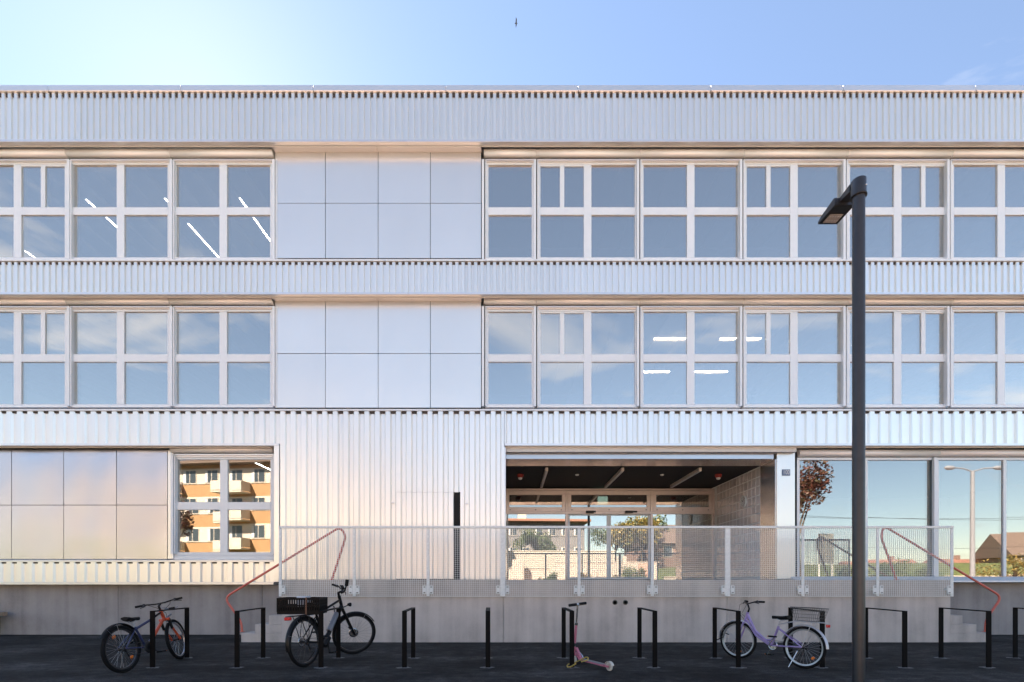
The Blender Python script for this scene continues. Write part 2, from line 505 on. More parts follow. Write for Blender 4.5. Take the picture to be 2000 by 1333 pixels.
# --- three bands of corrugated sheet with coping, drip trims, soffits
FINE = dict(depth=.036, pitch=.1415, crest=.068, run=.013)
WIDE = dict(depth=.044, pitch=.2365, crest=.100, run=.030)
def band(zt, zb, prof, x0, x1, shade_h=.05):
    for a, b in span(x0, x1, 2.2):
        corrugated('corrugated_sheet', a, b + .02, zb, zt, DF + rng.uniform(-.001, .0015), parent=B, **prof)
    MB().box(x0, x1, DF + .018, DF + .085, zt - shade_h, zt - .002).build('notch_shade_strip', 'notch_shade_dark', B)  # added dark strip: painted shade in valley tops under coping and sills
    for a, b in span(x0, x1, 4.9):
        MB().box(a + .0015, b - .0015, DF - .012, DF + .09, zb - .055, zb - .002, .004).build('drip_trim', 'trim_aluminium', B)
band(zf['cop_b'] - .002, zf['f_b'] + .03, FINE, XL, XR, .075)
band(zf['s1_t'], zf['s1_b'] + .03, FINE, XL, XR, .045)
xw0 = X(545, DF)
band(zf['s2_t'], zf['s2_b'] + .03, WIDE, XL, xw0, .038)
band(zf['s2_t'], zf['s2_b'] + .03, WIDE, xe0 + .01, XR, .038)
for a, b in span(XL, XR, 3.0):
    MB().box(a + .002, b - .002, DF - .035, DF + .55, zf['cop_b'], zf['cop_t'], .012).build('roof_coping', 'trim_aluminium', B)
    MB().bar((b, DF - .045, zf['cop_b'] - .005), (b, DF - .045, zf['cop_b'] + .02), .03, .02).build('coping_clip', 'trim_aluminium', B)
# soffits (panel by panel)
def soffit(zb, x0, x1, y1, z_in):
    for a, b in span(x0, x1, 2.345):
        MB().prism([(DF + .092, zb - .045), (y1, z_in), (y1, z_in + .012), (DF + .092, zb - .03)], 'x', a + .004, b - .004).build('soffit_panel', 'blind_aluminium', B)
pp0, pp1 = X(536.5, DP), X(941, DP)          # flat-panel bay
for zb, up in ((zf['f_b'], .11), (zf['s1_b'], .065)):
    soffit(zb + .0, XL, pp0, DG - .02, zb + up)
    soffit(zb + .0, pp0, pp1, DP + .01, zb - .02)
    soffit(zb + .0, pp1, XR, DG - .02, zb + up)
soffit(zf['s2_b'], XL, X(535, DP), DG - .02, zf['s2_b'] + .01)
soffit(zf['s2_b'], X(1515, DP), XR, DG - .02, zf['s2_b'] + .01)
soffit(zf['s2_b'], xe0, X(1515, DP) - .004, DP, zf['s2_b'] - .045)

# --- flat panels
rng = random.Random(3)
def flat_panels(cols, rows, d, mat='panel_aluminium', warp=1.0):
    for (c0, c1) in zip(cols, cols[1:]):
        for (r0, r1) in zip(rows, rows[1:]):
            x0, x1, z1, z0 = X(c0, d) + .0065, X(c1, d) - .0065, Z(r0, d) - .0065, Z(r1, d) + .0065
            w, h = x1 - x0, z1 - z0
            m = MB(); n = 10; vs = []; fs = []
            k1, k2, p1, p2, am = rng.uniform(.7, 1.6), rng.uniform(.5, 1.3), rng.uniform(0, 6), rng.uniform(0, 6), rng.uniform(.0006, .0016) * warp
            for j in range(n + 1):
                for i in range(n + 1):
                    u, v = i / n, j / n
                    e = math.sin(math.pi * u) * math.sin(math.pi * v)
                    dish = .0015 * e + am * (math.sin(k1 * 6.28 * u + p1) + .6 * math.sin(k2 * 6.28 * v + p2)) * math.sqrt(e)
                    vs.append((w * (u - .5), -dish, h * v))
            for j in range(n):
                for i in range(n):
                    q = j * (n + 1) + i; fs.append((q, q + 1, q + n + 2, q + n + 1))
            m.add(vs, fs, True)
            edge = [(-w / 2, 0), (w / 2, 0), (w / 2, h), (-w / 2, h)]
            for k in range(4):
                p, q = edge[k], edge[(k + 1) % 4]
                m.face([(p[0], .0, p[1]), (p[0], .03, p[1]), (q[0], .03, q[1]), (q[0], 0, q[1])])
            o = inst(m.mesh('wall_panel', mat, (0, 0, 0))[0], 'wall_panel', ((x0 + x1) / 2, d, z0), B)
            o.rotation_euler = (R(rng.uniform(-.12, .12)), 0, R(rng.uniform(-.2, .2)))
    xa, xb = X(cols[0], d), X(cols[-1], d); za, zb = Z(rows[-1], d), Z(rows[0], d)
    MB().box(xa, xb, d + .05, d + .34, za, zb).build('wall_backing', 'black_gap', B)
PC = [537, 635.5, 738.5, 840.5, 940]
flat_panels(PC, [287, 397.5, 505], DP)
flat_panels(PC, [583.5, 691, 797], DP)
flat_panels([-388, -285, -182, -80, 22.5, 124.5, 227.5, 327], [878.5, 987, 1093], DP, 'panel_polished', warp=3.2)

# --- windows
def box_px(m, x0, x1, y0, y1, d0, d1, c=.004):
    """box from pixel rectangle on depth d0 running back to d1"""
    return m.box(X(x0, d0), X(x1, d0), d0, d1, Z(y1, d0), Z(y0, d0), c)
prng = random.Random(19)
def pane(parent, x0, x1, y0, y1, d=DG, mat='window_glass'):
    m = MB().box(X(x0, d) - .01, X(x1, d) + .01, d, d + .028, Z(y1, d) - .01, Z(y0, d) + .01)
    o = m.build('pane', mat, parent)
    o.rotation_euler = (R(prng.uniform(-.14, .14)), 0, R(prng.uniform(-.14, .14)))
    return o
def window_unit(ux0, ux1, bays, ytop, gm='window_glass'):
    """a two-row window; ytop = pixel row of the top of the upper glass. bays: list of 'f' (full) / 'n' (two narrow sashes above)"""
    y = lambda v: ytop + v
    d0, d1 = DW, DG + .06
    nb = len(bays); bw = (ux1 - ux0) / nb
    m = MB()
    # outer frame and transom
    box_px(m, ux0 + 2.2, ux1 - 2.2, y(-4.5), y(0), d0, d1)
    box_px(m, ux0 + 2.2, ux1 - 2.2, y(181), y(187), d0, d1)
    jambs = [ux0 + 2.2 + 3.4]
    frames = []
    for b in range(nb):
        bx0, bx1 = ux0 + b * bw, ux0 + (b + 1) * bw
        gl0 = bx0 + (8.5 if b == 0 else 7.4); gl1 = bx1 - (8.5 if b == nb - 1 else 7.4)
        frames.append((gl0, gl1))
    m2 = [(ux0 + 2.2, frames[0][0])] + [(frames[i][1], frames[i + 1][0]) for i in range(nb - 1)] + [(frames[-1][1], ux1 - 2.2)]
    for (a, b) in m2: box_px(m, a, b, y(.2), y(180.8), d0 + (.002), d1)
    for (a, b) in frames: box_px(m, a + .05, b - .05, y(83), y(98), d0 + .004, d1)
    fr = m.build('window_frame', 'frame_aluminium', B)
    for b, (a, e) in zip(bays, frames):
        if b == 'n':
            mid = (a + e) / 2
            mm = MB(); box_px(mm, mid - 4.2, mid + 4.2, y(.4), y(82.9), d0 + .006, d1)
            box_px(mm, a + .1, mid - 4.3, y(.1), y(3.2), d0 + .012, d1); box_px(mm, mid + 4.3, e - .1, y(.1), y(3.2), d0 + .012, d1)
            mm.build('sash_mullion', 'frame_aluminium', fr)
            pane(fr, a, mid - 4.2, y(0), y(83), DG, gm); pane(fr, mid + 4.2, e, y(0), y(83), DG, gm)
        else:
            pane(fr, a, e, y(0), y(83), DG, gm)
        pane(fr, a, e, y(98), y(181), DG, gm)
    return fr
def sill_and_blind(ux0, ux1, ytop, edges, sill=(187.4, 190.5)):
    """blind housing, guide rails and sill belonging to a run of windows"""
    zt = Z(ytop - 25.5, DW); zb = Z(ytop - 11.5, DW)
    y0, y1 = DW - .11, DW + .02
    h = zt - zb
    prof = []
    for k in range(9):
        a = math.pi / 2 + math.pi * k / 8
        prof.append((y0 + h * .42 + math.cos(a) * h * .42, zb + h / 2 + math.sin(a) * h / 2))
    prof = [(y1, zt)] + prof + [(y1, zb)]
    for (a, b) in zip(edges, edges[1:]):
        o = MB().prism(prof, 'x', X(a, DW) + .001, X(b, DW) - .001).build('blind_box', 'blind_aluminium', B)
        for p in o.data.polygons: p.use_smooth = len(p.vertices) == 4
        ra, rb = a + 4.5, b - 4.5
        m = MB(); box_px(m, ra, rb, ytop - 11.2, ytop - 8.2, DW - .06, DW - .02)
        m.build('bottom_rail', 'trim_aluminium', o)
        m = MB(); box_px(m, ra, rb, ytop - 8.0, ytop - 4.6, DW - .022, DW + .03)
        m.build('head_trim', 'trim_aluminium', o)
    for e in edges:
        m = MB()
        box_px(m, e - 4.6, e + .2, ytop - 11.3, ytop + 184, DW - .075, DW + .03, .003)
        gr = m.build('guide_rail', 'frame_aluminium', B)
        m = MB(); box_px(m, e + .4, e + 2.1, ytop - 11, ytop + 184, DW - .01, DW + .04, 0)
        m.build('rail_gap', 'black_gap', gr)
        m = MB(); box_px(m, e + 2.3, e + 4.6, ytop - 10.8, ytop + 184, DW - .05, DW + .03, .003)
        m.build('rail_cover', 'frame_aluminium', gr)
left_units = [(-469, -268, 'ff'), (-268, -67, 'nf'), (-67, 134.5, 'fn'), (134.5, 335.5, 'ff'), (335.5, 536, 'ff')]
right_units = [(945.5, 1047, 'f'), (1047, 1248.5, 'nf'), (1248.5, 1450, 'ff'), (1450, 1652, 'nf'), (1652, 1855, 'fn'), (1855, 2057, 'ff'), (2057, 2259, 'nf'), (2259, 2461, 'ff')]
for ytop in (322, 609):
    for grp in (left_units, right_units):
        grp = [u for u in grp if X(u[0], DW) > XL - 1.2 and X(u[1], DW) < XR + .2]
        for (a, b, bays) in grp: window_unit(a, b, list(bays), ytop)
        edges = [grp[0][0]] + [u[1] for u in grp]
        ee = list(edges)
        sill_and_blind(None, None, ytop, ee)
    # continuous sill above the next sheet band
    zs0 = Z(ytop + 189.3, DF); zs1 = Z(ytop + 186.0, DF)
    zt_ = zf['s1_t'] if ytop == 322 else zf['s2_t']
    for a, b in span(XL, XR, 4.9):
        MB().prism([(DF - .022, zt_ + .004), (DG + .05, zt_ + .004), (DG + .05, zt_ + .10), (DW - .005, zt_ + .085), (DF - .022, zt_ + .042)], 'x', a + .001, b - .001).build('window_sill', 'frame_aluminium', B)

# ground floor left: one window
fr = window_unit(337.5, 536.5, ['f', 'f'], 898, 'shop_glass')
sill_and_blind(None, None, 898, [337.5, 536.5])
m = MB(); box_px(m, 338, 536, 1085.2, 1095, DW - .004, DG + .06); m.build('frame_extension', 'frame_aluminium', fr)
m = MB(); box_px(m, 327.5, 337.5, 880, 1092, DP - .01, DP + .12); m.build('window_reveal', 'panel_aluminium', B)
for a, b in span(XL, X(535, DF), 4.9):
    MB().prism([(DF - .018, Z(1098, DF)), (DG + .03, Z(1098, DF)), (DG + .03, Z(1098, DF) + .075), (DF - .018, Z(1098, DF) + .035)], 'x', a + .001, b - .001).build('window_sill', 'trim_aluminium', B)
    corrugated('corrugated_sheet', a, b, Z(1137.2, DF), Z(1098.2, DF), DF, .044, .2365, .100, .030)
    MB().box(a + .0015, b - .0015, DF - .012, DF + .16, Z(1142.3, DF), Z(1137.4, DF), .004).build('drip_trim', 'trim_aluminium', B)
MB().box(XL, X(535, DF), DF + .02, DF + .08, Z(1101, DF), Z(1098.4, DF)).build('notch_shade_strip', 'notch_shade_dark', B)  # painted shade in the valleys below this sill
core(XL + .02, X(535, DF), DF + .085, DP + .4, Z(1141, DF), Z(1094, DF), 'wall_core', 'interior_wall')

# big corrugated wall left of the entrance, with a flush door and a dark slot
xs0, xs1 = X(886.5, DF), X(899, DF)
zt, zb, zd = zf['s2_t'], 1.268, Z(961.5, DF)
xd0 = X(773, DF)
for a, b, z0, z1 in ((X(545.2, DF), X(660, DF), zb, zt), (X(660, DF), xd0, zb, zt), (xd0, xs0, zd + .003, zt), (xs0, xs1, zd + .003, zt), (xs1, xe0, zb, zt)):
    corrugated('corrugated_sheet', a, b, z0, z1, DF, .044, .2365, .100, .030)
dr = corrugated('flush_door', xd0 + .005, xs0 - .003, zb + .012, zd - .004, DF, .044, .2365, .100, .030)
dr['label'] = 'flush corrugated door leaf hidden in the cladding'
MB().box(xs0 - .02, xs1 + .02, DF + .055, DF + .062, zb, zd + .01).build('slot_back', 'black_gap', B)
MB().box(xd0 - .05, xs1, DF + .063, DF + .07, zb, zd).build('door_backing', 'black_gap', B)
for px, py in ((767, 982), (911, 984)):
    MB().box(X(px, DF) - .03, X(px, DF) + .03, DF - .02, DF + .005, Z(py, DF) - .012, Z(py, DF) + .012, .003).build('door_stop', 'trim_aluminium', B)
MB().box(X(545.2, DF), xe0, DF + .018, DF + .085, zt - .045, zt - .002).build('notch_shade_strip', 'notch_shade_dark', B)  # same painted notch shade along the top of the big wall
core(X(535, DF) + .02, xe0 - .015, DF + .09, DP + .5, zb - .02, zf['s2_b'] + .01)
MB().box(X(535, DF) + .001, X(545, DF), DF - .006, DG + .1, Z(1137, DF), zf['s2_b'] - .012, .004).build('corner_trim', 'corrugated_aluminium', B)
MB().box(xe0 + .0, xe0 + .03, DF - .008, DF + .30, zb, zf['s2_b'] - .06, .004).build('corner_trim', 'trim_aluminium', B)
# inside wall behind the flat panels etc. on the ground floor left
core(XL + .02, X(327, DP), DP + .35, DP + .5, 1.2, zf['s2_b'])

# plinth
for a, b in ((XL, X(-330, DB)), (X(-330, DB), X(-50, DB)), (X(-50, DB), X(230.5, DB)), (X(230.5, DB), X(512, DB)), (X(512, DB), X(800, DB))):
    MB().box(a + .003, b - .003, DB, DB + .3, -.1, Z(1142, DB), .006).build('concrete_panel', 'concrete', B)
for a, b in ((X(1540, DB), X(1850, DB)), (X(1850, DB), X(2140, DB)), (X(2140, DB), XR)):
    MB().box(a + .003, b - .003, DB, DB + .3, -.1, Z(1139, DB), .006).build('concrete_panel', 'concrete', B)

# --- entrance recess
zc = Z(897, DP)                       # ceiling height of the recess
yc1 = 11.80                           # metal lining ends here
xr = xe1
MB().box(xe0 + .031, xr - .04, DP + .002, DP + .10, zc, Z(879.5, DP), .006).build('lintel', 'brushed_steel', B)
for a, b in span(xe0 + .031, xr, 2.0):
    MB().box(a + .002, b - .002, DP + .102, yc1, zc + .004, zc + .03).build('lintel_soffit', 'brushed_steel', B)
MB().box(xe0 - .3, xr + .01, yc1 + .002, DR + .3, zc + .006, zc + .12).build('recess_ceiling', 'black_ceiling', B)
core(xe0 - .2, xr + .4, DF + .12, 20, zc + .13, zf['s2_b'] + .02, 'floor_slab', 'interior_ceiling')
# metal lining of the right reveal and the bright pillar
MB().box(xr + .002, xr + .03, DP + .03, yc1, 1.265, zc).build('reveal_lining', 'brushed_steel', B)
m = MB(); box_px(m, 1517.5, 1553, 880.5, 1131.5, DP, DP + .25, .006); m.build('pillar_cladding', 'panel_aluminium', B)
m = MB(); box_px(m, 1553.5, 1556.5, 882, 1131, DP + .02, DP + .2, 0); m.build('rail_gap', 'black_gap', B)
m = MB().box(xe0 - .03, xe0 + .0, DP + .11, DR, 1.265, zc + .004); m.build('recess_wall', 'brushed_steel', B)
# tiled wall: glazed square tiles, each its own piece
tw = MB().box(xr + .012, xr + .2, yc1 + .002, DR + .3, 1.262, zc + .005).build('tiled_wall', 'tile_grout' if 'tile_grout' in MATS else 'mortar', B)
def tile_mat(name, col):
    mt, t, b, o = _new(name)
    oi = t.nodes.new('ShaderNodeObjectInfo')
    t.links.new(ramp(t, oi.outputs['Random'], [(0, tuple(x * .88 for x in col)), (1, tuple(x * 1.1 for x in col))]), b.inputs['Base Color'])
    b.inputs['Roughness'].default_value = 0.07
tile_mat('glazed_tile', (0.72, 0.65, 0.63))
plain('grout_light', (0.92, 0.89, 0.87), 0.7, 0, .08)
tw.data.materials.clear(); tw.data.materials.append(MATS['grout_light'])
TY, TZ = .2085, .2245
ty = []; y = yc1 + .006
while y + TY < DR - .01: ty.append(y); y += TY
nz = int((zc - 1.27) / TZ)
tm, _ = MB().box(0, .012, 0, TY - .034, 0, TZ - .030, .004).mesh('tile', 'glazed_tile', (0, 0, 0))
for y in ty:
    for k in range(nz):
        o = inst(tm, 'tile', (xr + .001, y + .017, zc - .004 - (k + 1) * TZ), tw)
# recessed door wall
dr0, dr1 = DR, DR + .08
def bpx(m, x0, x1, y0, y1, off=0, c=.004): return m.box(X(x0, DR), X(x1, DR), dr0 + off, dr1 + .02, Z(y1, DR), Z(y0, DR), c)
m = MB()
bpx(m, 975, 1396, 954.5, 958.3)
bpx(m, 975, 1396, 1000, 1004.3)
for a, b in ((975, 988), (1104.5, 1109), (1270.5, 1275.2), (1392, 1396)): bpx(m, a, b, 958.4, 1132.5, .003)
dw = m.build('door_wall_frame', 'frame_bronze', B)
for (a, b) in ((988.3, 1104.3), (1109.3, 1270.3), (1275.5, 1391.8)):
    m = MB()
    bpx(m, a, b, 958.6, 966.5, .012); bpx(m, a, b, 990.6, 999.8, .012)
    bpx(m, a, a + 6.5, 966.6, 990.5, .012); bpx(m, b - 6.5, b, 966.6, 990.5, .012)
    s = m.build('transom_sash', 'frame_bronze', dw)
    MB().box(X(a + 6, DR), X(b - 6, DR), dr0 + .045, dr0 + .07, Z(991, DR), Z(966, DR)).build('pane', 'shop_glass', dw)
    for px in (a + 8, (a + b) / 2, b - 8):
        MB().lathe((X(px, DR), dr0 + .012, Z(996, DR)), (0, -1, 0), [(.018, 0), (.018, .012), (.010, .014)], 10).build('bolt_cap', 'sign_grey', dw)
for (a, b) in ((988.3, 1104.3), (1275.5, 1391.8)):
    MB().box(X(a, DR), X(b, DR), dr0 + .045, dr0 + .07, 1.27, Z(1004.5, DR)).build('fixed_pane', 'door_glass', dw)
# the two sliding leaves
for i, (a, b) in enumerate(((1109.4, 1189.6), (1190.0, 1270.2))):
    m = MB()
    bpx(m, a, a + 3.8, 1005, 1131.5, .02); bpx(m, b - 3.8, b, 1005, 1131.5, .02)
    bpx(m, a + 3.9, b - 3.9, 1005, 1007, .02); bpx(m, a + 3.9, b - 3.9, 1128, 1131.5, .02)
    lf = m.build('sliding_door', 'frame_aluminium', B)
    MB().box(X(a + 3.5, DR), X(b - 3.5, DR), dr0 + .05, dr0 + .075, Z(1130, DR), Z(1006, DR)).build('pane', 'door_glass', lf)
    MB().box(X(a + 46 - i * 0, DR) - .01, X(a + 46, DR) + .12, dr0 - .06, dr0 - .005, Z(1001.5, DR), Z(998.5, DR), .004).build('door_sensor', 'lamp_black', B)
for px in (1150, 1226.5):
    MB().box(X(px - 6, DR), X(px + 9, DR), dr0 - .09, dr0 - .003, Z(1003, DR), Z(998.5, DR), .006).build('door_sensor', 'lamp_black', B)

# --- ground floor right glazing
mul = [1557.5, 1692, 1829.5, 1963, 2098, 2232, 2366]
ytg, ybg = 899, 1126
m = MB()
box_px(m, 1556.8, 2367, ytg - 5, ytg - .2, DW, DG + .06)
for i, e in enumerate(mul):
    w = 3.0 if i % 2 else 4.5
    box_px(m, e - w, e + w, ytg, ybg, DW + .003, DG + .06)
wf = m.build('shopfront_frame', 'frame_aluminium', B)
MB().prism([(DF - .02, Z(1137.5, DF)), (DG + .06, Z(1137.5, DF)), (DG + .06, Z(1126.2, DW)), (DW - .02, Z(1127, DW)), (DF - .02, Z(1137.5, DF) + .035)], 'x', X(1557.5, DF), XR).build('window_sill', 'frame_aluminium', B)
for a, b in zip(mul, mul[1:]): pane(wf, a + 3, b - 3, ytg, ybg, DG, 'shop_glass')
zt_, zb_ = Z(880, DW), Z(893.2, DW); h = zt_ - zb_; y0 = DW - .11
prof = [(DW + .02, zt_)] + [(y0 + h * .42 + math.cos(math.pi / 2 + math.pi * k / 8) * h * .42, zb_ + h / 2 + math.sin(math.pi / 2 + math.pi * k / 8) * h / 2) for k in range(9)] + [(DW + .02, zb_)]
for a, b in ((1557, 1829.5), (1829.5, 2098), (2098, 2366)):
    o = MB().prism(prof, 'x', X(a, DW) + .001, X(b, DW) - .001).build('blind_box', 'blind_aluminium', B)
    for p in o.data.polygons: p.use_smooth = len(p.vertices) == 4
    m = MB(); box_px(m, b - 4.4, b + .2, 893.5, 1126, DW - .07, DW + .002, .003); gr = m.build('guide_rail', 'frame_aluminium', B)
    m = MB(); box_px(m, b - 7.0, b - 4.6, 893.5, 1126, DW - .02, DW + .002, 0); m.build('rail_gap', 'black_gap', gr)
core(X(2366, DW), XR - .02, DP, DP + .3, 1.0, zf['s2_b'], 'wall_core', 'panel_aluminium')

# --- interiors: floors, back walls, partitions
core(XL + .02, xe0 - .2, DP + .55, YB, 1.16, 1.26, 'interior_floor', 'interior_floor')
core(xe0 - .19, XR - .02, DB + .31, YB, 1.16, 1.258, 'interior_floor', 'interior_floor')
for z0, z1 in ((zf['s1_t'] - .04, zf['f_b'] + .02), (zf['s2_t'] - .04, zf['s1_b'] + .02), (1.26, zf['s2_b'] + .02)):
    MB().box(XL + .02, XR - .02, 18.0, 18.1, z0 + .001, z1 - .001).build('interior_partition', 'interior_wall', B)
for px0, px1, zz in ((537, 560, 0), (915, 941, 0)):
    for z0, z1 in ((zf['s1_t'] - .04, zf['f_b'] + .02), (zf['s2_t'] - .04, zf['s1_b'] + .02)):
        x_ = X((px0 + px1) / 2, DP)
        MB().box(x_ - .1, x_ + .1, DP + .36, 17.99, z0 + .001, z1 - .001).build('interior_partition', 'interior_wall', B)
MB().box(xr + .21, xr + .35, DP + .26, 17.99, 1.262, zf['s2_b'] + .0).build('interior_partition', 'interior_wall', B)
# ribbed ceilings behind the windows
for zc_, (a, b) in ((zf['f_b'] + .018, (XL, pp0)), (zf['s1_b'] + .018, (XL, pp0)), (zf['f_b'] + .018, (pp1, XR)), (zf['s1_b'] + .018, (pp1, XR))):
    n = int((b - a) / .6)
    for i in range(n):
        x = a + .3 + i * .6
        MB().box(x - .05, x + .05, DG + .35, 17.9, zc_ - .13, zc_ - .001).build('ceiling_rib', 'interior_ceiling', B)

# white guard rails inside the right-hand windows
for ytop in (322, 609):
    for (a, b, bays) in right_units[:6]:
        d = DG + .12
        MB().box(X(a, d) + .02, X(b, d) - .02, d, d + .02, Z(ytop + 165, d), Z(ytop + 162.5, d)).build('guard_rail', 'white_plastic', B)
# --- terrace with stairs at both ends
xt0, xt1 = X(549.5, DT), X(1857, DT)
joints = [xt0, X(983, DT), X(1420, DT), xt1]
for a, b in zip(joints, joints[1:]):
    MB().box(a + (.003 if a != xt0 else 0), b - .003, DT, DT + .22, -.1, CH + .0, .006).build('terrace_wall', 'concrete_warm', B)
MB().box(X(655, DT), X(1745, DT), DT + .223, DR + .1, 1.0, CH - .004).build('terrace_floor', 'concrete_warm', B)
ns = 7; rise = CH / ns; tread = .28
for side in (-1, 1):
    xs = xt0 - .0 if side < 0 else xt1
    out = X(470, DT) if side < 0 else X(1936, DT)
    for k in range(ns - 1):
        xa = out - side * k * tread
        xb = X(655, DT) - .002 if side < 0 else X(1745, DT) + .002
        yfront = DT + .225 if ((side < 0 and xa > xt0 - .02) or (side > 0 and xa < xt1 + .02)) else DT + .02
        z0, z1 = k * rise, (k + 1) * rise
        lo, hi = (xa, xb) if side < 0 else (xb, xa)
        m = MB().box(lo, hi, DT + .225, DB - .005, z0 + (.001 if k else -.05), z1, .006)
        m.build('stair_step', 'concrete_warm', B)
        if yfront < DT + .1:
            # outer cheek of the first steps, in line with the terrace front wall
            lo2, hi2 = (xa, xt0 - .003) if side < 0 else (xt1 + .003, xa)
            MB().box(lo2, hi2, DT + .015, DT + .224, z0 + (.001 if k else -.05), z1, .006).build('stair_cheek', 'concrete_warm', B)
for px in (1201, 1221.5):
    c = (X(px, DT), DT, Z(1177, DT))
    MB().lathe((c[0], c[1] - .012, c[2]), (0, 1, 0), [(.036, 0), (.050, 0), (.050, .03), (.036, .03), (.036, 0)], 20).build('drain_pipe', 'sign_grey', B)
    MB().lathe((c[0], c[1] - .006, c[2]), (0, 1, 0), [(.036, 0), (.036, .004)], 20).build('drain_opening', 'black_gap', B)

# ------------------------------------------------------------------ things on and in the building
# lamps
for i, x in enumerate((.86, 2.74, 4.66)):
    lab = ['leftmost', 'middle', 'rightmost'][i]
    o = thing('ceiling_lamp', f'{lab} of three bar lamps under the black entrance ceiling', 'lamp', (x, 13.0, zc - .09), 'bar lamps under the entrance ceiling')
    MB().box(x - .035, x + .035, 11.96, 14.15, zc - .085, zc + .004, .006).build('housing', 'lamp_housing', o)
    MB().box(x - .028, x + .028, 11.99, 14.12, zc - .0875, zc - .0852).build('diffuser', 'white_plastic', o)
for i, (px, py) in enumerate(((1016, 932), (1403, 934))):
    d = 12.75; x = X(px, d); zt_ = zc + .004
    o = thing('alarm_siren', ['red alarm siren on black ceiling near corrugated wall', 'red alarm siren on black ceiling near tiled wall'][i], 'siren', (x, d, zt_ - .14), 'alarm sirens on the entrance ceiling')
    MB().lathe((x, d, zt_), (0, 0, -1), [(.085, 0), (.090, .02), (.078, .06), (.060, .085)], 20).build('base', 'siren_red', o)
    MB().lathe((x, d, zt_ - .0855), (0, 0, -1), [(.058, 0), (.055, .03), (.035, .05), (.0001, .055)], 16).build('flash_lens', 'white_plastic', o)
for i, (px, py) in enumerate(((1127, 933), (1293, 932))):
    d = 12.75; x = X(px, d)
    o = MB().lathe((x, d, zc + .004), (0, 0, -1), [(.05, 0), (.05, .015), (.036, .03), (.0001, .034)], 16).build('smoke_detector', 'white_plastic')
    tag(o, ['small round detector between left and middle bar lamps', 'small round detector between middle and right bar lamps'][i], 'detector', 'detectors on the entrance ceiling')
# exit sign behind the door glass
ex = thing('exit_sign', 'pale green exit sign box hanging behind the middle transom pane', 'sign', (X(1177, 15.6), 15.6, Z(984, 15.6)))
MB().box(X(1168, 15.6), X(1187, 15.6), 15.6, 15.68, Z(985, 15.6), Z(970, 15.6), .006).build('sign_box', 'exit_green', ex)
MB().bar((X(1177, 15.6), 15.64, Z(970, 15.6)), (X(1177, 15.6), 15.64, zf['s2_b'] + .05), .02, .02).build('hanger', 'white_plastic', ex)
# clock
ck_d = F * xr / (1453 - 1000)
ck = thing('wall_clock', 'round silver clock with white face on the tiled wall', 'clock', (xr - .03, ck_d, Z(980, ck_d) - .16))
cz = Z(980, ck_d)
MB().lathe((xr - .001, ck_d, cz), (-1, 0, 0), [(.155, 0), (.155, .022), (.146, .030), (.138, .026)], 32).build('case', 'galvanised', ck)
MB().lathe((xr - .001, ck_d, cz), (-1, 0, 0), [(.140, .02), (.139, .0265)], 32).build('dial', 'white_plastic', ck)
for k in range(12):
    a = math.pi / 6 * k
    c = Vector((xr - .029, ck_d + math.sin(a) * .115, cz + math.cos(a) * .115)); dd = Vector((0, math.sin(a), math.cos(a)))
    MB().bar(c - dd * .014, c + dd * .014, .008, .002, (1, 0, 0)).build('hour_mark', 'black_gap', ck)
for a, l, w in ((R(-62), .07, .014), (R(40), .11, .009)):
    c = Vector((xr - .031, ck_d, cz)); dd = Vector((0, -math.sin(a), math.cos(a)))
    MB().bar(c - dd * .015, c + dd * l, w, .002, (1, 0, 0)).build('hand', 'black_gap', ck)
# house number
hx, hz = X(1535, DP), Z(923.5, DP)
hn = thing('house_number', 'small blue and white house number plate on the bright pillar', 'sign', (hx, DP - .02, hz - .07))
MB().box(hx - .092, hx + .092, DP - .016, DP - .003, hz - .072, hz + .072, .004).build('plate', 'number_blue', hn)
def text_mesh(txt, size, mat, name, parent, wpos, rot, sx=1.0):
    cu = bpy.data.curves.new('t', 'FONT'); cu.body = txt; cu.size = size; cu.align_x = 'CENTER'; cu.align_y = 'CENTER'; cu.extrude = .001; cu.resolution_u = 3
    to = bpy.data.objects.new('t', cu)
    me = bpy.data.meshes.new_from_object(to)
    bpy.data.objects.remove(to); bpy.data.curves.remove(cu)
    me.materials.clear(); me.materials.append(MATS[mat]); me.name = name
    o = bpy.data.objects.new(name, me); COL.objects.link(o); put(o, wpos, parent); o.rotation_euler = rot; o.scale = (sx, 1, 1)
    return o
text_mesh('100', .15, 'white_plastic', 'digits', hn, (hx, DP - .0185, hz), (R(90), 0, 0), .70)

# interior strip lamps that show through the glass
def strip(p, q, label, grp='lit strip lamps behind the windows'):
    c = (Vector(p) + Vector(q)) / 2
    o = thing('strip_lamp', label, 'lamp', c, grp)
    MB().bar(Vector(p) + Vector((0, 0, .03)), Vector(q) + Vector((0, 0, .03)), .05, .05).build('housing', 'white_plastic', o)
    MB().bar(p, q, .036, .008).build('tube', 'lit_tube', o)
    t = MB()
    for e in (.15, .85):
        a = Vector(p).lerp(Vector(q), e); t.bar(a + Vector((0, 0, .055)), a + Vector((0, 0, .35)), .008, .008)
    t.build('hanger', 'white_plastic', o)
zl3 = 10.52
H3 = zl3 - CH
for (a, b), lab in ((((168, 390), (229, 447)), 'lit strip lamp in top floor window third from left edge'), (((322, 388), (334, 400)), 'short end of lit strip lamp beside the top floor guide rail'),
                    (((367, 437), (422, 503)), 'lit strip lamp low in top floor window left of wall panels'), (((468, 387), (534, 484)), 'lit strip lamp in top floor window next to wall panels'),
                    (((45, 488), (70, 503)), 'faint strip lamp in bottom corner of leftmost top floor window')):
    da, db = H3 * F / (1133 - a[1]), H3 * F / (1133 - b[1])
    x = X(a[0], da)
    strip((x, da, zl3), (x, db, zl3), lab)
zl2 = 7.15; H2 = zl2 - CH
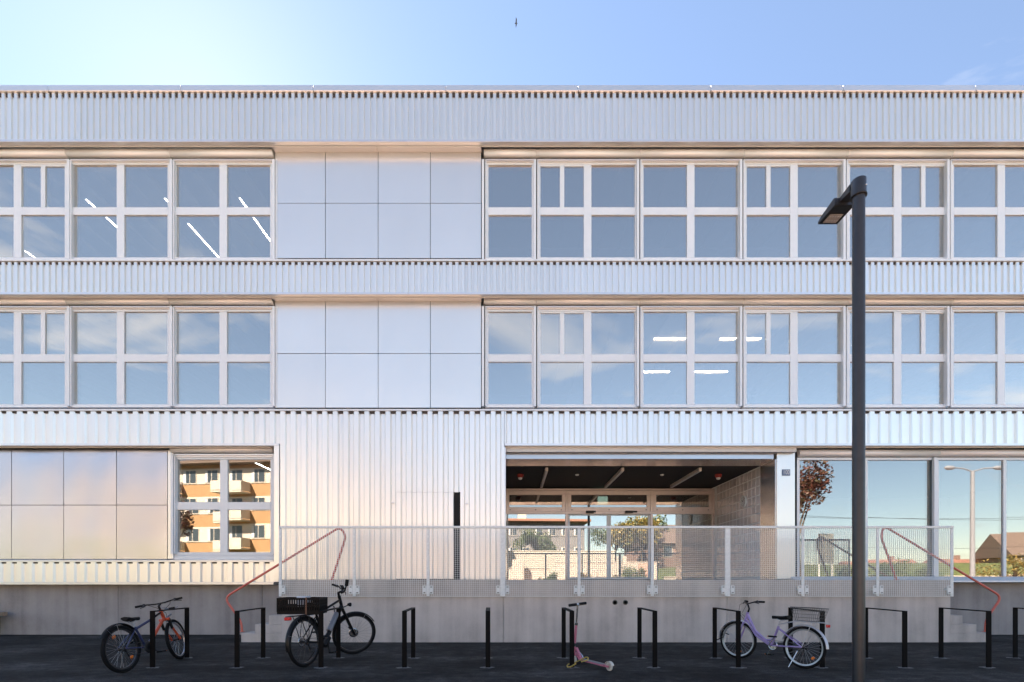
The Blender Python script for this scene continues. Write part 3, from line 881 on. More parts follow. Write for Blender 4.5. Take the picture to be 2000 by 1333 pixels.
for (x0, x1, y), lab in (((1278, 1341, 661), 'front left lit strip lamp in middle floor windows'), ((1407, 1486, 661), 'front right lit strip lamp in middle floor windows'),
                         ((1250, 1308, 726), 'rear left lit strip lamp in middle floor windows'), ((1357, 1421, 726), 'rear right lit strip lamp in middle floor windows')):
    d = H2 * F / (1133 - y)
    strip((X(x0, d), d, zl2), (X(x1, d), d, zl2), lab)
zg = 4.10; Hg = zg - CH
da, db = Hg * F / (1133 - 905), Hg * F / (1133 - 924)
strip((X(500, da) , da, zg), (X(500, da), db + .9, zg), 'lit strip lamp in upper corner of ground floor left window')

# ------------------------------------------------------------------ terrace railing
DRL = DT - .06
rl = thing('terrace_railing', 'galvanised mesh railing along the entrance terrace', 'railing', (X(1203, DRL), DRL, Z(1166, DRL)))
posts = [547.5, 692, 836, 982, 1131, 1274, 1421, 1568, 1714, 1859]
zt_, zb_ = Z(1030, DRL), Z(1165.5, DRL)
MB().box(X(545, DRL), X(1861.5, DRL), DRL - .022, DRL + .022, Z(1032.3, DRL), Z(1027.8, DRL), .004).build('top_rail', 'galvanised', rl)
for i, p in enumerate(posts):
    w = .052 if i in (3, 6) else .026
    MB().box(X(p, DRL) - w, X(p, DRL) + w, DRL - .012, DRL + .012, zb_, Z(1032.5, DRL), .003).build('post', 'galvanised', rl)
    sides = (-1, 1)
    if i == 0: sides = (1,)
    if i == len(posts) - 1: sides = (-1,)
    for s_ in sides:
        xa = X(p, DRL) + s_ * (w + .004); xb = xa + s_ * .075
        cp = MB().box(min(xa, xb), max(xa, xb), DRL - .024, DRL - .012, Z(1160.5, DRL), Z(1144, DRL), .002).build('clamp_plate', 'galvanised', rl)
        for zz in (Z(1147, DRL), Z(1158, DRL)):
            MB().box(min(xa, xb) + .02, max(xa, xb) - .02, DRL - .03, DRL - .0245, zz - .008, zz + .008, .001).build('bolt', 'sign_grey', cp)
        for zz in (Z(1152, DRL),):
            MB().box(min(xa, xb) + .01, max(xa, xb) - .01, DRL + .015, DT + .02, zz - .02, zz + .02).build('bracket', 'galvanised', cp)
for a, b in zip(posts, posts[1:]):
    xa, xb = X(a, DRL) + .03, X(b, DRL) - .03
    m = MB()
    n = round((xb - xa) / .0405)
    for k in range(n + 1):
        x = xa + (xb - xa) * k / n
        m.box(x - .0026, x + .0026, DRL - .004, DRL + .004, zb_ + .004, Z(1032.6, DRL))
    nz_ = round((zt_ - zb_) / .0405)
    for k in range(nz_ + 1):
        z = zb_ + .006 + (Z(1034, DRL) - zb_ - .006) * k / nz_
        hh = .007 if k == 0 else .0026
        m.box(xa - .005, xb + .005, DRL - .003, DRL + .003, z - hh, z + hh)
    m.build('mesh_panel', 'galvanised', rl, kind='stuff')

# ------------------------------------------------------------------ red handrails
def smooth_path(pts, rad, n=6):
    pts = [Vector(p) for p in pts]; out = [pts[0]]
    for i in range(1, len(pts) - 1):
        a = (pts[i - 1] - pts[i]); b = (pts[i + 1] - pts[i])
        r = min(rad[i] if isinstance(rad, (list, tuple)) else rad, a.length * .48, b.length * .48)
        p0 = pts[i] + a.normalized() * r; p1 = pts[i] + b.normalized() * r
        for k in range(n + 1):
            t = k / n; out.append((1 - t) ** 2 * p0 + 2 * t * (1 - t) * pts[i] + t * t * p1)
    out.append(pts[-1]); return out
DH = DT + .35
for pts, lab in (([(473, 1242), (471, 1214), (438, 1168), (664, 1030), (676, 1047), (648, 1137)], 'coral red tubular handrail at the left stairs'),
                 ([(1924, 1242), (1926, 1210), (1957, 1166), (1727, 1028), (1720, 1047), (1751, 1137)], 'coral red tubular handrail at the right stairs')):
    P = [Vector((X(px, DH), DH, Z(py, DH))) for px, py in pts]
    P[0].z = rise - .01; P[-1].z = CH - .006
    path = smooth_path(P, [0, .12, .16, .16, .16, 0])
    h = thing('handrail', lab, 'handrail', P[0])
    MB().tube(path, .0225, 10).build('rail', 'red_paint', h)
    for q in (P[0], P[-1]):
        MB().lathe((q.x, q.y, q.z + .008), (0, 0, 1), [(.05, 0), (.05, .006), (.028, .009)], 16).build('foot_plate', 'red_paint', h)

# ------------------------------------------------------------------ bike racks
fx = [298, 463, 627, 790, 953, 1117, 1279, 1442, 1606, 1767, 1931, 2094]
bx = [365, 514, 661, 807, 953.5, 1101, 1249, 1396, 1544, 1691, 1838, 1983]
d_f, d_r = 1.26 * F / 171.5, 1.26 * F / 152.5
lab_r = ['black bike rack leaned on by the red and navy bike', 'empty black bike rack in front of the left stairs', 'black bike rack holding the black bike with the crate',
         'first empty black bike rack right of the black crate bike', 'empty black bike rack seen edge-on as a single post', 'black bike rack with the pink scooter locked to it',
         'empty black bike rack right of the two drain pipes', 'black bike rack at the lilac bike\'s front wheel', 'black bike rack behind the lilac bike\'s basket',
         'empty black bike rack directly right of the lamp post', 'black bike rack in front of the right stairs', 'black bike rack cut off by the right edge of the photo']
hr = .815
for i, (a, b) in enumerate(zip(fx, bx)):
    p = Vector((X(a, d_f), d_f, 0)); q = Vector((X(b, d_r), d_r, 0))
    o = thing('bike_rack', lab_r[i], 'bike rack', (p + q) / 2, 'black flat steel bike racks')
    ang = math.atan2(q.x - p.x, q.y - p.y)
    w = .034; t_ = .0075
    for s, (c) in enumerate((p, q)):
        M = Matrix.Translation(c) @ Matrix.Rotation(-ang, 4, 'Z')
        MB().box(-w, w, -t_, t_, -.05, hr - .0155, .002).xform(M).build('post', 'rack_steel', o)
        m = MB()
        n = 14
        rs = [random.uniform(.5, 1.15) for _ in range(n)]
        v1 = [(math.cos(2 * math.pi * k / n) * .105 * rs[k], math.sin(2 * math.pi * k / n) * .07 * rs[k], .004) for k in range(n)]
        v0 = [(x * 1.12, y * 1.12, .0006) for x, y, z in v1]
        m.add(v0 + v1, [(k, (k + 1) % n, n + (k + 1) % n, n + k) for k in range(n)] + [tuple(range(n, 2 * n))])
        m.xform(M).build('mortar_collar', 'mortar', o)
    M = Matrix.Translation(p) @ Matrix.Rotation(-ang, 4, 'Z')
    L = (q - p).length
    MB().box(-w, w, -t_, L + t_, hr - .015, hr, .002).xform(M).build('top_bar', 'rack_steel', o)

# ------------------------------------------------------------------ bench at the left edge
bn = thing('bench', 'wooden bench end on black steel legs at left photo edge', 'bench', (X(-90, 10.6), 10.6, 0))
db_ = 10.6
for k in range(4):
    MB().box(X(-190, db_), X(15.5, db_ + .41), db_ + k * .105, db_ + k * .105 + .095, Z(1205.5, db_), Z(1197.8, db_), .006).build('seat_plank', 'bench_wood', bn)
for px in (-40, -170):
    x = X(px, db_)
    m = MB(); m.bar((x, db_ + .03, 0), (x, db_ + .03, Z(1206, db_)), .07, .03, (0, 1, 0)); m.bar((x, db_ + .38, 0), (x, db_ + .38, Z(1206, db_)), .07, .03, (0, 1, 0)); m.bar((x, db_ + .046, Z(1206, db_) - .03), (x, db_ + .364, Z(1206, db_) - .03), .07, .04)
    m.build('leg_frame', 'rack_steel', bn)

# ------------------------------------------------------------------ street lamp in the foreground
d_l = 5.27; xl = X(1677.0, d_l)
lp = thing('street_lamp', 'tall dark grey lamp post in the foreground with flat head', 'street lamp', (xl, d_l, 0))
ztop = Z(352, d_l); zcol = Z(384, d_l)
MB().lathe((xl, d_l, 0), (0, 0, 1), [(.095, 0), (.095, .012), (.062, .014), (.0605, .05), (.060, zcol)], 32).build('pole', 'pole_paint', lp)
MB().lathe((xl, d_l, zcol), (0, 0, 1), [(.060, -.01), (.078, -.01), (.078, .004), (.0605, .006)], 32).build('seal_ring', 'lamp_black', lp)
MB().lathe((xl, d_l, zcol), (0, 0, 1), [(.071, .007), (.071, ztop - zcol - .01), (.062, ztop - zcol), (.0001, ztop - zcol + .003)], 32).build('collar', 'pole_paint', lp)
MB().lathe((xl + .035, d_l - .060, zcol + .08), (.5, -.85, 0), [(.009, 0), (.009, .008), (.004, .010)], 10).build('screw', 'chrome', lp)
zh = zcol + .085
MB().prism([(d_l + .06, zh + .015), (d_l + .27, zh + .035), (d_l + .27, zh + .07), (d_l + .06, zh + .095)], 'x', xl - .055, xl + .055).build('arm', 'pole_paint', lp)
hd = MB()
x0, x1, y0_, y1_ = xl - .108, xl + .122, d_l + .23, d_l + .53
hd.prism([(y0_, zh), (y1_, zh), (y1_, zh + .028), (y1_ - .08, zh + .055), (y0_ + .02, zh + .085), (y0_, zh + .08)], 'x', x0, x1)
hh = hd.build('lamp_head', 'pole_paint', lp)
MB().box(x0 + .012, x1 - .012, y0_ + .01, y1_ - .012, zh - .006, zh - .001).build('underside', 'lamp_black', hh)
ln = MB().box(x0 + .035, x1 - .04, y0_ + .13, y1_ - .035, zh - .010, zh - .0065, .001).build('lens', 'led_lens', hh)
for r_ in range(2):
    for c_ in range(5):
        MB().lathe((x0 + .06 + c_ * .03, y0_ + .165 + r_ * .065, zh - .0102), (0, 0, -1), [(.011, 0), (.007, .003), (.0001, .0035)], 8).build('led', 'white_plastic', hh)

# ------------------------------------------------------------------ bicycles
def ring(mb, c, r, rt, M, n=40, k=8):
    pts = [M @ Vector((c[0] + math.cos(2 * math.pi * i / n) * r, c[1], c[2] + math.sin(2 * math.pi * i / n) * r)) for i in range(n)]
    mb.tube(pts, rt, k, closed=True)
class Bike:
    def __init__(s, name, label, cat, rear, heading, lean, L, Rw, steer, head_top, head_bot, mats, group):
        # local frame: x forward, y left, z up, origin at rear tyre contact
        s.M = Matrix.Translation((rear[0], rear[1], 0)) @ Matrix.Rotation(heading, 4, 'Z') @ Matrix.Rotation(lean, 4, 'X')
        s.o = thing(name, label, cat, (rear[0], rear[1], 0), group)
        s.L, s.Rw = L, Rw
        ht, hb = Vector(head_top), Vector(head_bot)
        ax = (ht - hb).normalized()
        s.S = s.M @ Matrix.Translation(hb) @ Matrix.Rotation(steer, 4, ax) @ Matrix.Translation(-hb)
        s.ht, s.hb, s.ax = ht, hb, ax
        s.m = mats
    def tubes(s, name, mat, segs, parent=None, steer=False, n=10):
        m = MB(); T = s.S if steer else s.M
        for sg in segs:
            *pts, r = sg
            m.tube([T @ Vector(p) for p in pts], r, n)
        return m.build(name, mat, parent or s.o)
    def wheel(s, c, steer, spokes=28, tyre=.024, rimw=.012, rim='rim_silver', spoke='spoke', refl=None, hub='rim_dark', disc=False):
        T = s.S if steer else s.M
        Rw = s.Rw
        m = MB(); ring(m, c, Rw - tyre, tyre, T, 48, 8)
        w = m.build('wheel', 'tyre', s.o, label=('front wheel' if steer else 'rear wheel'))
        m = MB()
        pr = []
        for i in range(48):
            a = 2 * math.pi * i / 48; u = Vector((math.cos(a), 0, math.sin(a)))
            base = Vector(c)
            pr.append([T @ (base + u * (Rw - 2 * tyre + .006) + Vector((0, y, 0))) for y in (-rimw, rimw)] + [T @ (base + u * (Rw - 2 * tyre - .016) + Vector((0, y, 0))) for y in (rimw * .8, -rimw * .8)])
        vs = [p for q in pr for p in q]; fs = []
        for i in range(48):
            j = (i + 1) % 48
            for k in range(4): fs.append((i * 4 + k, i * 4 + (k + 1) % 4, j * 4 + (k + 1) % 4, j * 4 + k))
        m.add(vs, fs); m.build('rim', rim, w)
        m = MB()
        for i in range(spokes):
            a = 2 * math.pi * i / spokes; b = a + (.45 if i % 4 < 2 else -.45)
            side = .028 if i % 2 else -.028
            m.tube([T @ (Vector(c) + Vector((math.cos(b) * .022, side, math.sin(b) * .022))), T @ (Vector(c) + Vector((math.cos(a) * (Rw - 2 * tyre - .008), 0, math.sin(a) * (Rw - 2 * tyre - .008))))], .0013, 3, caps=False)
        m.build('spokes', spoke, w, kind='stuff')
        m = MB(); m.lathe((0, 0, 0), (0, 1, 0), [(.012, -.055), (.012, -.036), (.026, -.034), (.026, -.026), (.014, -.02), (.014, .02), (.026, .026), (.026, .034), (.012, .036), (.012, .055)], 14)
        m.xform(T @ Matrix.Translation(c)); m.build('hub', hub, w)
        if disc:
            m = MB(); m.lathe((0, .045, 0), (0, 1, 0), [(.06, 0), (.08, 0), (.08, .003), (.06, .003), (.06, 0)], 28); m.xform(T @ Matrix.Translation(c)); m.build('brake_disc', 'chrome', w)
        for a in (refl or []):
            m = MB(); m.box(-.022, .022, -.012, .012, -.016, .016, .004)
            m.xform(T @ Matrix.Translation(c) @ Matrix.Rotation(-a, 4, 'Y') @ Matrix.Translation((Rw * .62, 0, 0)) @ Matrix.Rotation(R(90), 4, 'Y')); m.build('reflector', 'orange_reflector', w)
        return w
    def mudguard(s, c, a0, a1, mat, steer=False, wid=.026, off=.02):
        T = s.S if steer else s.M; r = s.Rw + off; n = 26; vs = []; fs = []
        sec = [(-wid, -.014), (-wid * .7, -.003), (0, 0), (wid * .7, -.003), (wid, -.014)]
        for i in range(n + 1):
            a = a0 + (a1 - a0) * i / n
            for (y, dr_) in sec:
                for th in (0, .003): vs.append(T @ (Vector(c) + Vector((math.cos(a) * (r + dr_ + th), y, math.sin(a) * (r + dr_ + th)))))
        k = len(sec) * 2
        for i in range(n):
            for j in range(len(sec) - 1):
                a = i * k + j * 2; b = a + k
                fs += [(a, a + 2, b + 2, b), (a + 1, b + 1, b + 3, a + 3)]
        m = MB(); m.add(vs, fs, True)
        g_ = m.build('mudguard', mat, s.o)
        m = MB()
        for aa in ((a0 * .75 + a1 * .25), ) if steer else ((a0 * .2 + a1 * .8), (a0 * .45 + a1 * .55)):
            for y in (-.035, .035):
                m.tube([T @ (Vector(c) + Vector((0, y * 1.4, 0))), T @ (Vector(c) + Vector((math.cos(aa) * r, y * .7, math.sin(aa) * r)))], .0022, 4)
        m.build('stay', 'spoke', g_)
        return g_
    def saddle(s, p, L_=.26, w=.075, mat='rubber'):
        # p: centre of saddle top; nose forward
        m = MB(); n = 12; vs = []; fs = []
        prof = []
        for i in range(n + 1):
            t = i / n
            x = -.45 * L_ + t * L_
            hw = w * (1 - t ** 1.1 * 1.0) ** .75 if t < .55 else w * .22 + (w * (1 - .55 ** 1.1) ** .75 - w * .22) * (1 - (t - .55) / .45) ** 1.6
            if i == 0: hw = w * .75
            z = .018 * (1 - t * 2.2) if t < .45 else 0
            prof.append((x, max(hw, .014), z))
        ks = 8
        for (x, hw, z) in prof:
            for k in range(ks):
                a = 2 * math.pi * k / ks
                yy = math.cos(a) * hw; zz = math.sin(a) * .022
                if zz < 0: zz *= 1.2 + 1.2 * max(0.0, hw / w - .35); yy *= .8
                vs.append(Vector((p[0] + x, p[1] + yy, p[2] + z + zz)))
        for i in range(n):
            for k in range(ks): fs.append((i * ks + k, i * ks + (k + 1) % ks, (i + 1) * ks + (k + 1) % ks, (i + 1) * ks + k))
        vs = [s.M @ v for v in vs]
        m.add(vs, fs, True); m.face([vs[k] for k in range(ks)]); m.face([vs[n * ks + k] for k in range(ks)][::-1])
        sd = m.build('saddle', mat, s.o)
        s.tubes('saddle_rail', 'chrome', [((p[0] - .07, -.02, p[2] - .02), (p[0] - .02, -.02, p[2] - .045), (p[0] + .06, -.02, p[2] - .02), .0035), ((p[0] - .07, .02, p[2] - .02), (p[0] - .02, .02, p[2] - .045), (p[0] + .06, .02, p[2] - .02), .0035)], sd, n=5)
        return sd
    def drivetrain(s, bb, rear, ang, ring_r=.085, mat='rim_dark', pedal='rubber'):
        m = MB(); m.lathe((0, -.045, 0), (0, 1, 0), [(ring_r - .022, 0), (ring_r, 0), (ring_r, .004), (ring_r - .022, .004), (ring_r - .022, 0)], 26)
        for k in range(4):
            a = k * math.pi / 2 + ang; m.bar((0, -.043, 0), (math.cos(a) * (ring_r - .015), -.043, math.sin(a) * (ring_r - .015)), .018, .004, (0, 1, 0))
        m.xform(s.M @ Matrix.Translation(bb)); cr = m.build('chainring', mat, s.o)
        for sg, y in ((1, -.06), (-1, .06)):
            e = Vector(bb) + Vector((math.cos(ang) * .165 * sg, y, math.sin(ang) * .165 * sg))
            m = MB(); m.bar(s.M @ (Vector(bb) + Vector((0, y, 0))), s.M @ e, .02, .012); c2 = m.build('crank', 'rim_dark' if mat != 'chrome' else 'chrome', s.o)
            m = MB(); yy = y * 1.0 + (.055 if y > 0 else -.055)
            m.box(-.045, .045, -.045, .045, -.012, .012, .005); m.xform(s.M @ Matrix.Translation((e.x, yy + (.0), e.z))); pd = m.build('pedal', pedal, s.o)
            m = MB(); m.box(-.012, .012, -.036, .036, -.007, .007); m.xform(s.M @ Matrix.Translation((e.x + .044, yy, e.z))); m.build('reflector', 'orange_reflector', pd)
        m = MB(); rr = .045
        m.lathe((0, -.045, 0), (0, 1, 0), [(.02, -.006), (rr, -.004), (rr, .004), (.03, .02), (.02, .022)], 20); m.xform(s.M @ Matrix.Translation(rear)); m.build('sprocket', 'rim_dark', s.o)
        ch = [(bb[0], -.042, bb[2] + ring_r), (rear[0], -.042, rear[2] + rr)], [(bb[0], -.042, bb[2] - ring_r), (rear[0] + .05, -.042, rear[2] - .10), (rear[0] + .02, -.042, rear[2] - rr)]
        s.tubes('chain', 'rim_dark', [(*c_, .004) for c_ in ch], n=4)
        s.tubes('derailleur', 'rim_dark', [((rear[0], -.05, rear[2]), (rear[0] + .02, -.055, rear[2] - .06), (rear[0] + .05, -.05, rear[2] - .12), .010)], n=6)
    def bars(s, c, width, rise_, sweep, mat, grip='rubber', levers=True):
        # c: clamp centre (local, unsteered)
        c = Vector(c)
        pts = [c + Vector((-sweep, -width, rise_)), c + Vector((-sweep * .35, -width * .55, rise_)), c + Vector((0, -width * .2, 0)), c + Vector((0, width * .2, 0)), c + Vector((-sweep * .35, width * .55, rise_)), c + Vector((-sweep, width, rise_))]
        hb = s.tubes('handlebar', mat, [(*pts, .0115)], steer=True)
        for sg in (0, 1):
            a, b = (pts[0], pts[1]) if sg == 0 else (pts[5], pts[4])
            s.tubes('grip', grip, [(a + (a - b) * .03, a.lerp(b, .60), .0175)], hb, steer=True)
            if levers:
                q = a.lerp(b, .72)
                s.tubes('brake_lever', 'rim_dark', [(q, q + Vector((.04, 0, -.015)), a.lerp(b, .2) + Vector((.055, 0, -.03)), .007)], hb, steer=True, n=6)
                s.tubes('shifter', 'rim_dark', [(q + Vector((0, .0, -.02)), q + Vector((.01, .0, .02)), .018)], hb, steer=True, n=8)
        return hb

# --- red and navy mountain bike on the left
d0 = CH * F / 181.5; d1 = CH * F / 156.0
pr = Vector((X(243, d0), d0, 0)); pf = Vector((X(350, d1), d1, 0))
hd_ = math.atan2(pf.y - pr.y, pf.x - pr.x)
L = 1.10; Rw = .325
b1 = Bike('bicycle', 'navy and orange-red mountain bike leaning in the leftmost rack', 'bicycle', pr, hd_, R(-7), L, Rw, R(14), (.80, 0, .80), (.86, 0, .66), None, 'parked bicycles')
b1.M = b1.M
b1.wheel((0, 0, Rw), False, 28, .026, .013, 'rim_dark', 'spoke', [R(120), R(-40)], disc=False)
b1.wheel((L, 0, Rw), True, 28, .026, .013, 'rim_silver', 'spoke', None)
bb = (.43, 0, .29); st = (.27, 0, .60)
b1.tubes('frame', 'bike_navy', [(bb, st, .017), ((.285, 0, .57), (.55, 0, .665), .019), (bb, (.60, 0, .43), .021), ((.275, .012, .585), (0.0, .06, Rw), .009), ((.275, -.012, .585), (0, -.06, Rw), .009), (Vector(bb) + Vector((0, .02, 0)), (0, .06, Rw), .010), (Vector(bb) + Vector((0, -.02, 0)), (0, -.06, Rw), .010)])
b1.tubes('front_frame', 'bike_red', [((.60, 0, .43), (.85, 0, .68), .022), ((.795, 0, .812), (.865, 0, .648), .024)])
b1.tubes('top_tube', 'bike_black', [((.55, 0, .665), (.81, 0, .775), .016)])
fk = b1.tubes('fork', 'bike_black', [((.868, .058, .66), (.905, .058, .50), .019), ((.868, -.058, .66), (.905, -.058, .50), .019)], steer=True)
b1.tubes('fork_lowers', 'bike_red', [((.905, .058, .53), (L - .015, .06, Rw), .017), ((.905, -.058, .53), (L - .015, -.06, Rw), .017), ((.862, -.07, .655), (.862, .07, .655), .022)], fk, steer=True)
b1.tubes('fork_badge', 'bike_silver', [((.905, 0, .70), (.93, 0, .60), .012)], fk, steer=True)
b1.tubes('front_mud_flap', 'bike_grey', [((.93, 0, .62), (.99, 0, .70), (1.10, 0, .73), .016)], fk, steer=True, n=6)
b1.tubes('stem', 'bike_black', [((.795, 0, .81), (.775, 0, .87), .016), ((.778, 0, .868), (.84, 0, .90), .014)], steer=True)
hb_ = b1.bars((.84, 0, .91), .315, .015, .035, 'bike_black')
b1.tubes('brake_cable', 'rubber', [((.80, .16, .92), (.93, .10, .86), (.95, .0, .76), (.90, -.02, .62), .0035), ((.80, -.16, .92), (.93, -.09, .88), (.94, .02, .80), (.80, .03, .74), .0035)], steer=True, n=5)
b1.tubes('seat_post', 'bike_silver', [(st, (.245, 0, .68), .014)])
b1.saddle((.225, 0, .715))
b1.drivetrain(bb, (0, 0, Rw), R(-35), .085)
b1.mudguard((0, 0, Rw), R(40), R(150), 'rubber', False, .03, .025)
lk = thing('cable_lock', 'dark cable lock looped over the leftmost bike rack', 'lock', (X(330, d_r - .25), d_r - .25, .80))
cc = Vector((X(334, d_r - .2), d_r - .22, .815))
MB().tube([cc + Vector((math.cos(t) * .075, math.sin(t) * .13, math.sin(2 * t) * .018 + .004)) for t in [2 * math.pi * k / 24 for k in range(24)]], .008, 6, closed=True).build('cable', 'bike_grey', lk)
MB().tube([cc + Vector((.05, -.10, .0)), cc + Vector((.09, -.03, .012))], .014, 8).build('lock_body', 'rubber', lk)

# --- black e-bike with crate
d0 = CH * F / 170.0; d1 = CH * F / 144.5
pr = Vector((X(597, d0), d0, 0)); pf = Vector((X(691, d1), d1, 0))
hd_ = math.atan2(pf.y - pr.y, pf.x - pr.x)
L = (pf - pr).length; L = min(L, 1.23); Rw = .362
b2 = Bike('bicycle', 'black electric bike with its front wheel turned, carrying a crate', 'bicycle', pr, hd_, R(-3), L, Rw, R(-46), (L - .31, 0, .98), (L - .25, 0, .80), None, 'parked bicycles')
b2.wheel((0, 0, Rw), False, 28, .024, .014, 'rim_dark', 'spoke_dark', None, disc=True)
b2.wheel((L, 0, Rw), True, 28, .024, .014, 'rim_dark', 'spoke_dark', None, disc=True)
bb = (.47, 0, .30); st = (.30, 0, .74); hb0 = (L - .25, 0, .80); ht0 = (L - .31, 0, .98)
b2.tubes('frame', 'bike_black', [(bb, st, .019), (st, (L - .30, 0, .93), .019), ((.50, 0, .33), (L - .26, 0, .83), .034), ((L - .24, 0, .775), (L - .315, 0, 1.0), .026), ((.295, .012, .70), (0, .065, Rw), .010), ((.295, -.012, .70), (0, -.065, Rw), .010), (Vector(bb) + Vector((0, .03, 0)), (0, .065, Rw), .012), (Vector(bb) + Vector((0, -.03, 0)), (0, -.065, Rw), .012), ((.44, 0, .25), (.55, 0, .37), .06)])
b2.tubes('battery', 'bike_grey', [((.60, 0, .46), (L - .40, 0, .72), .042)])
fk = b2.tubes('fork', 'bike_black', [((L - .245, .06, .79), (L - .01, .065, Rw), .019), ((L - .245, -.06, .79), (L - .01, -.065, Rw), .019), ((L - .25, -.075, .79), (L - .25, .075, .79), .022)], steer=True)
b2.tubes('brake_caliper', 'rim_dark', [((L - .03, .07, Rw + .04), (L - .08, .07, Rw + .10), .022)], fk, steer=True)
b2.tubes('stem', 'bike_black', [(ht0, (L - .335, 0, 1.06), .020), ((L - .333, 0, 1.05), (L - .26, 0, 1.09), .018)], steer=True)
hb_ = b2.bars((L - .26, 0, 1.09), .32, .03, .10, 'bike_black')
b2.tubes('bar_display', 'rubber', [((L - .27, -.03, 1.13), (L - .27, .06, 1.15), .025)], hb_, steer=True)
b2.tubes('bell', 'chrome', [((L - .27, .14, 1.13), (L - .27, .14, 1.16), .020)], hb_, steer=True)
b2.tubes('phone_mount', 'rubber', [((L - .30, -.25, 1.13), (L - .28, -.25, 1.24), .012), ((L - .28, -.25, 1.22), (L - .28, -.25, 1.32), .028)], hb_, steer=True)
m = MB(); m.lathe((0, 0, 0), (1, 0, 0), [(.012, -.03), (.03, 0), (.034, .03), (.030, .034)], 14); m.xform(b2.S @ Matrix.Translation((L - .14, 0, .86))); m.build('headlight', 'rubber', b2.o)
b2.tubes('headlight_bracket', 'rubber', [((L - .25, 0, .80), (L - .15, 0, .85), .008)], steer=True)
b2.tubes('seat_post', 'bike_black', [(st, (.265, 0, .86), .016)])
b2.saddle((.25, 0, .89))
b2.drivetrain(bb, (0, 0, Rw), R(-80), .075)
b2.mudguard((0, 0, Rw), R(25), R(195), 'bike_black', False, .032, .018)
b2.mudguard((L, 0, Rw), R(35), R(165), 'bike_black', True, .032, .018)
rk = b2.tubes('luggage_rack', 'bike_black', [((-.30, .06, .748), (.26, .06, .748), .007), ((-.30, -.06, .748), (.26, -.06, .748), .007), ((-.30, -.06, .748), (-.30, .06, .748), .007), ((.05, -.06, .748), (.05, .06, .748), .006), ((-.15, -.06, .748), (-.15, .06, .748), .006),
    ((-.15, .06, .748), (0, .075, Rw + .02), .006), ((-.15, -.06, .748), (0, -.075, Rw + .02), .006), ((.05, .06, .748), (0, .075, Rw + .02), .006), ((.05, -.06, .748), (0, -.075, Rw + .02), .006)], n=6)
m = MB(); m.box(-.02, .02, -.05, .05, -.022, .022, .008); m.xform(b2.M @ Matrix.Translation((-.33, 0, .72))); m.build('tail_light', 'red_reflector', b2.o)
b2.tubes('chain_lock', 'chrome', [((L - .45, .07, .86), (L - .36, .075, .84), (L - .34, .07, .68), (L - .40, .06, .58), (L - .50, .06, .60), .011)], n=6)
b2.tubes('kickstand', 'bike_black', [((.40, .05, .27), (.34, .22, .02), .009)], n=6)
# crate
dcr = (d0 + .12)
cx_ = X(583.5, dcr); zc0, zc1 = Z(1203.5, dcr) , Z(1168, dcr)
zc0 = .756
ct = thing('plastic_crate', 'black slotted plastic crate strapped on the black bike', 'crate', (cx_, dcr + .15, zc0))
Mc = Matrix.Translation((cx_, dcr + .14, zc0)) @ Matrix.Rotation(R(4), 4, 'Z')
W, D_, Hc = .295, .19, zc1 - zc0
m = MB()
m.box(-W, W, -D_, D_, 0, .012)
for y in (-D_, D_):
    m.box(-W - .008, W + .008, y - .008, y + .008, Hc - .03, Hc); m.box(-W, W, y - .006, y + .006, .0, .05); m.box(-W, W, y - .006, y + .006, Hc * .48, Hc * .56)
    n = 17
    for k in range(n + 1):
        x = -W + 2 * W * k / n; m.box(x - .009, x + .009, y - .005, y + .005, .04, Hc - .02)
for x in (-W, W):
    m.box(x - .008, x + .008, -D_, D_, Hc - .03, Hc); m.box(x - .006, x + .006, -D_, D_, 0, .05); m.box(x - .006, x + .006, -D_, D_, Hc * .48, Hc * .56)
    for k in range(12):
        y = -D_ + 2 * D_ * k / 11; m.box(x - .005, x + .005, y - .009, y + .009, .04, Hc - .02)
m.xform(Mc).build('crate_body', 'crate_plastic', ct)
m = MB(); m.box(-W + .012, W - .012, -D_ + .012, D_ - .012, .0125, Hc * .42); m.xform(Mc).build('bag_inside', 'bag_black', ct)
m = MB(); m.box(.105, .128, -D_ - .012, -D_ - .0085, -.02, Hc + .003); m.box(.105, .128, -D_ - .012, D_ + .012, Hc + .0035, Hc + .006); m.xform(Mc).build('strap', 'strap_brown', ct)
m = MB(); m.box(-.06, .08, -.1, .1, Hc * .43, Hc + .018, .01); m.xform(Mc).build('paper_bundle', 'paper', ct)

# --- lilac girl's bike on the right
d0 = CH * F / 173.0; d1 = CH * F / 153.5
pr = Vector((X(1569, d0), d0, 0)); pf = Vector((X(1440, d1), d1, 0))
hd_ = math.atan2(pf.y - pr.y, pf.x - pr.x)
L = (pf - pr).length; Rw = .300
b3 = Bike('bicycle', 'lilac step-through bike with wire basket and silver mudguards', 'bicycle', pr, hd_, R(4), L, Rw, R(6), (L - .15, 0, .74), (L - .105, 0, .58), None, 'parked bicycles')
b3.wheel((0, 0, Rw), False, 28, .022, .013, 'rim_silver', 'spoke', [R(-132)], disc=False)
b3.wheel((L, 0, Rw), True, 28, .022, .013, 'rim_silver', 'spoke', [R(-100)], disc=False)
bb = (.48, 0, .27); st = (.375, 0, .57)
b3.tubes('frame', 'bike_lilac', [(bb, st, .017), ((L - .150, 0, .75), (L - .103, 0, .575), .022), ((L - .143, 0, .72), (L - .28, 0, .47), (.56, 0, .335), (.50, 0, .28), .021), ((L - .12, 0, .64), (L - .30, 0, .40), (.50, 0, .275), .018), ((.57, 0, .345), (.48, 0, .35), (.43, 0, .41), .016),
    ((.38, .012, .54), (0, .06, Rw), .009), ((.38, -.012, .54), (0, -.06, Rw), .009), (Vector(bb) + Vector((0, .03, 0)), (0, .06, Rw), .010), (Vector(bb) + Vector((0, -.03, 0)), (0, -.06, Rw), .010)])
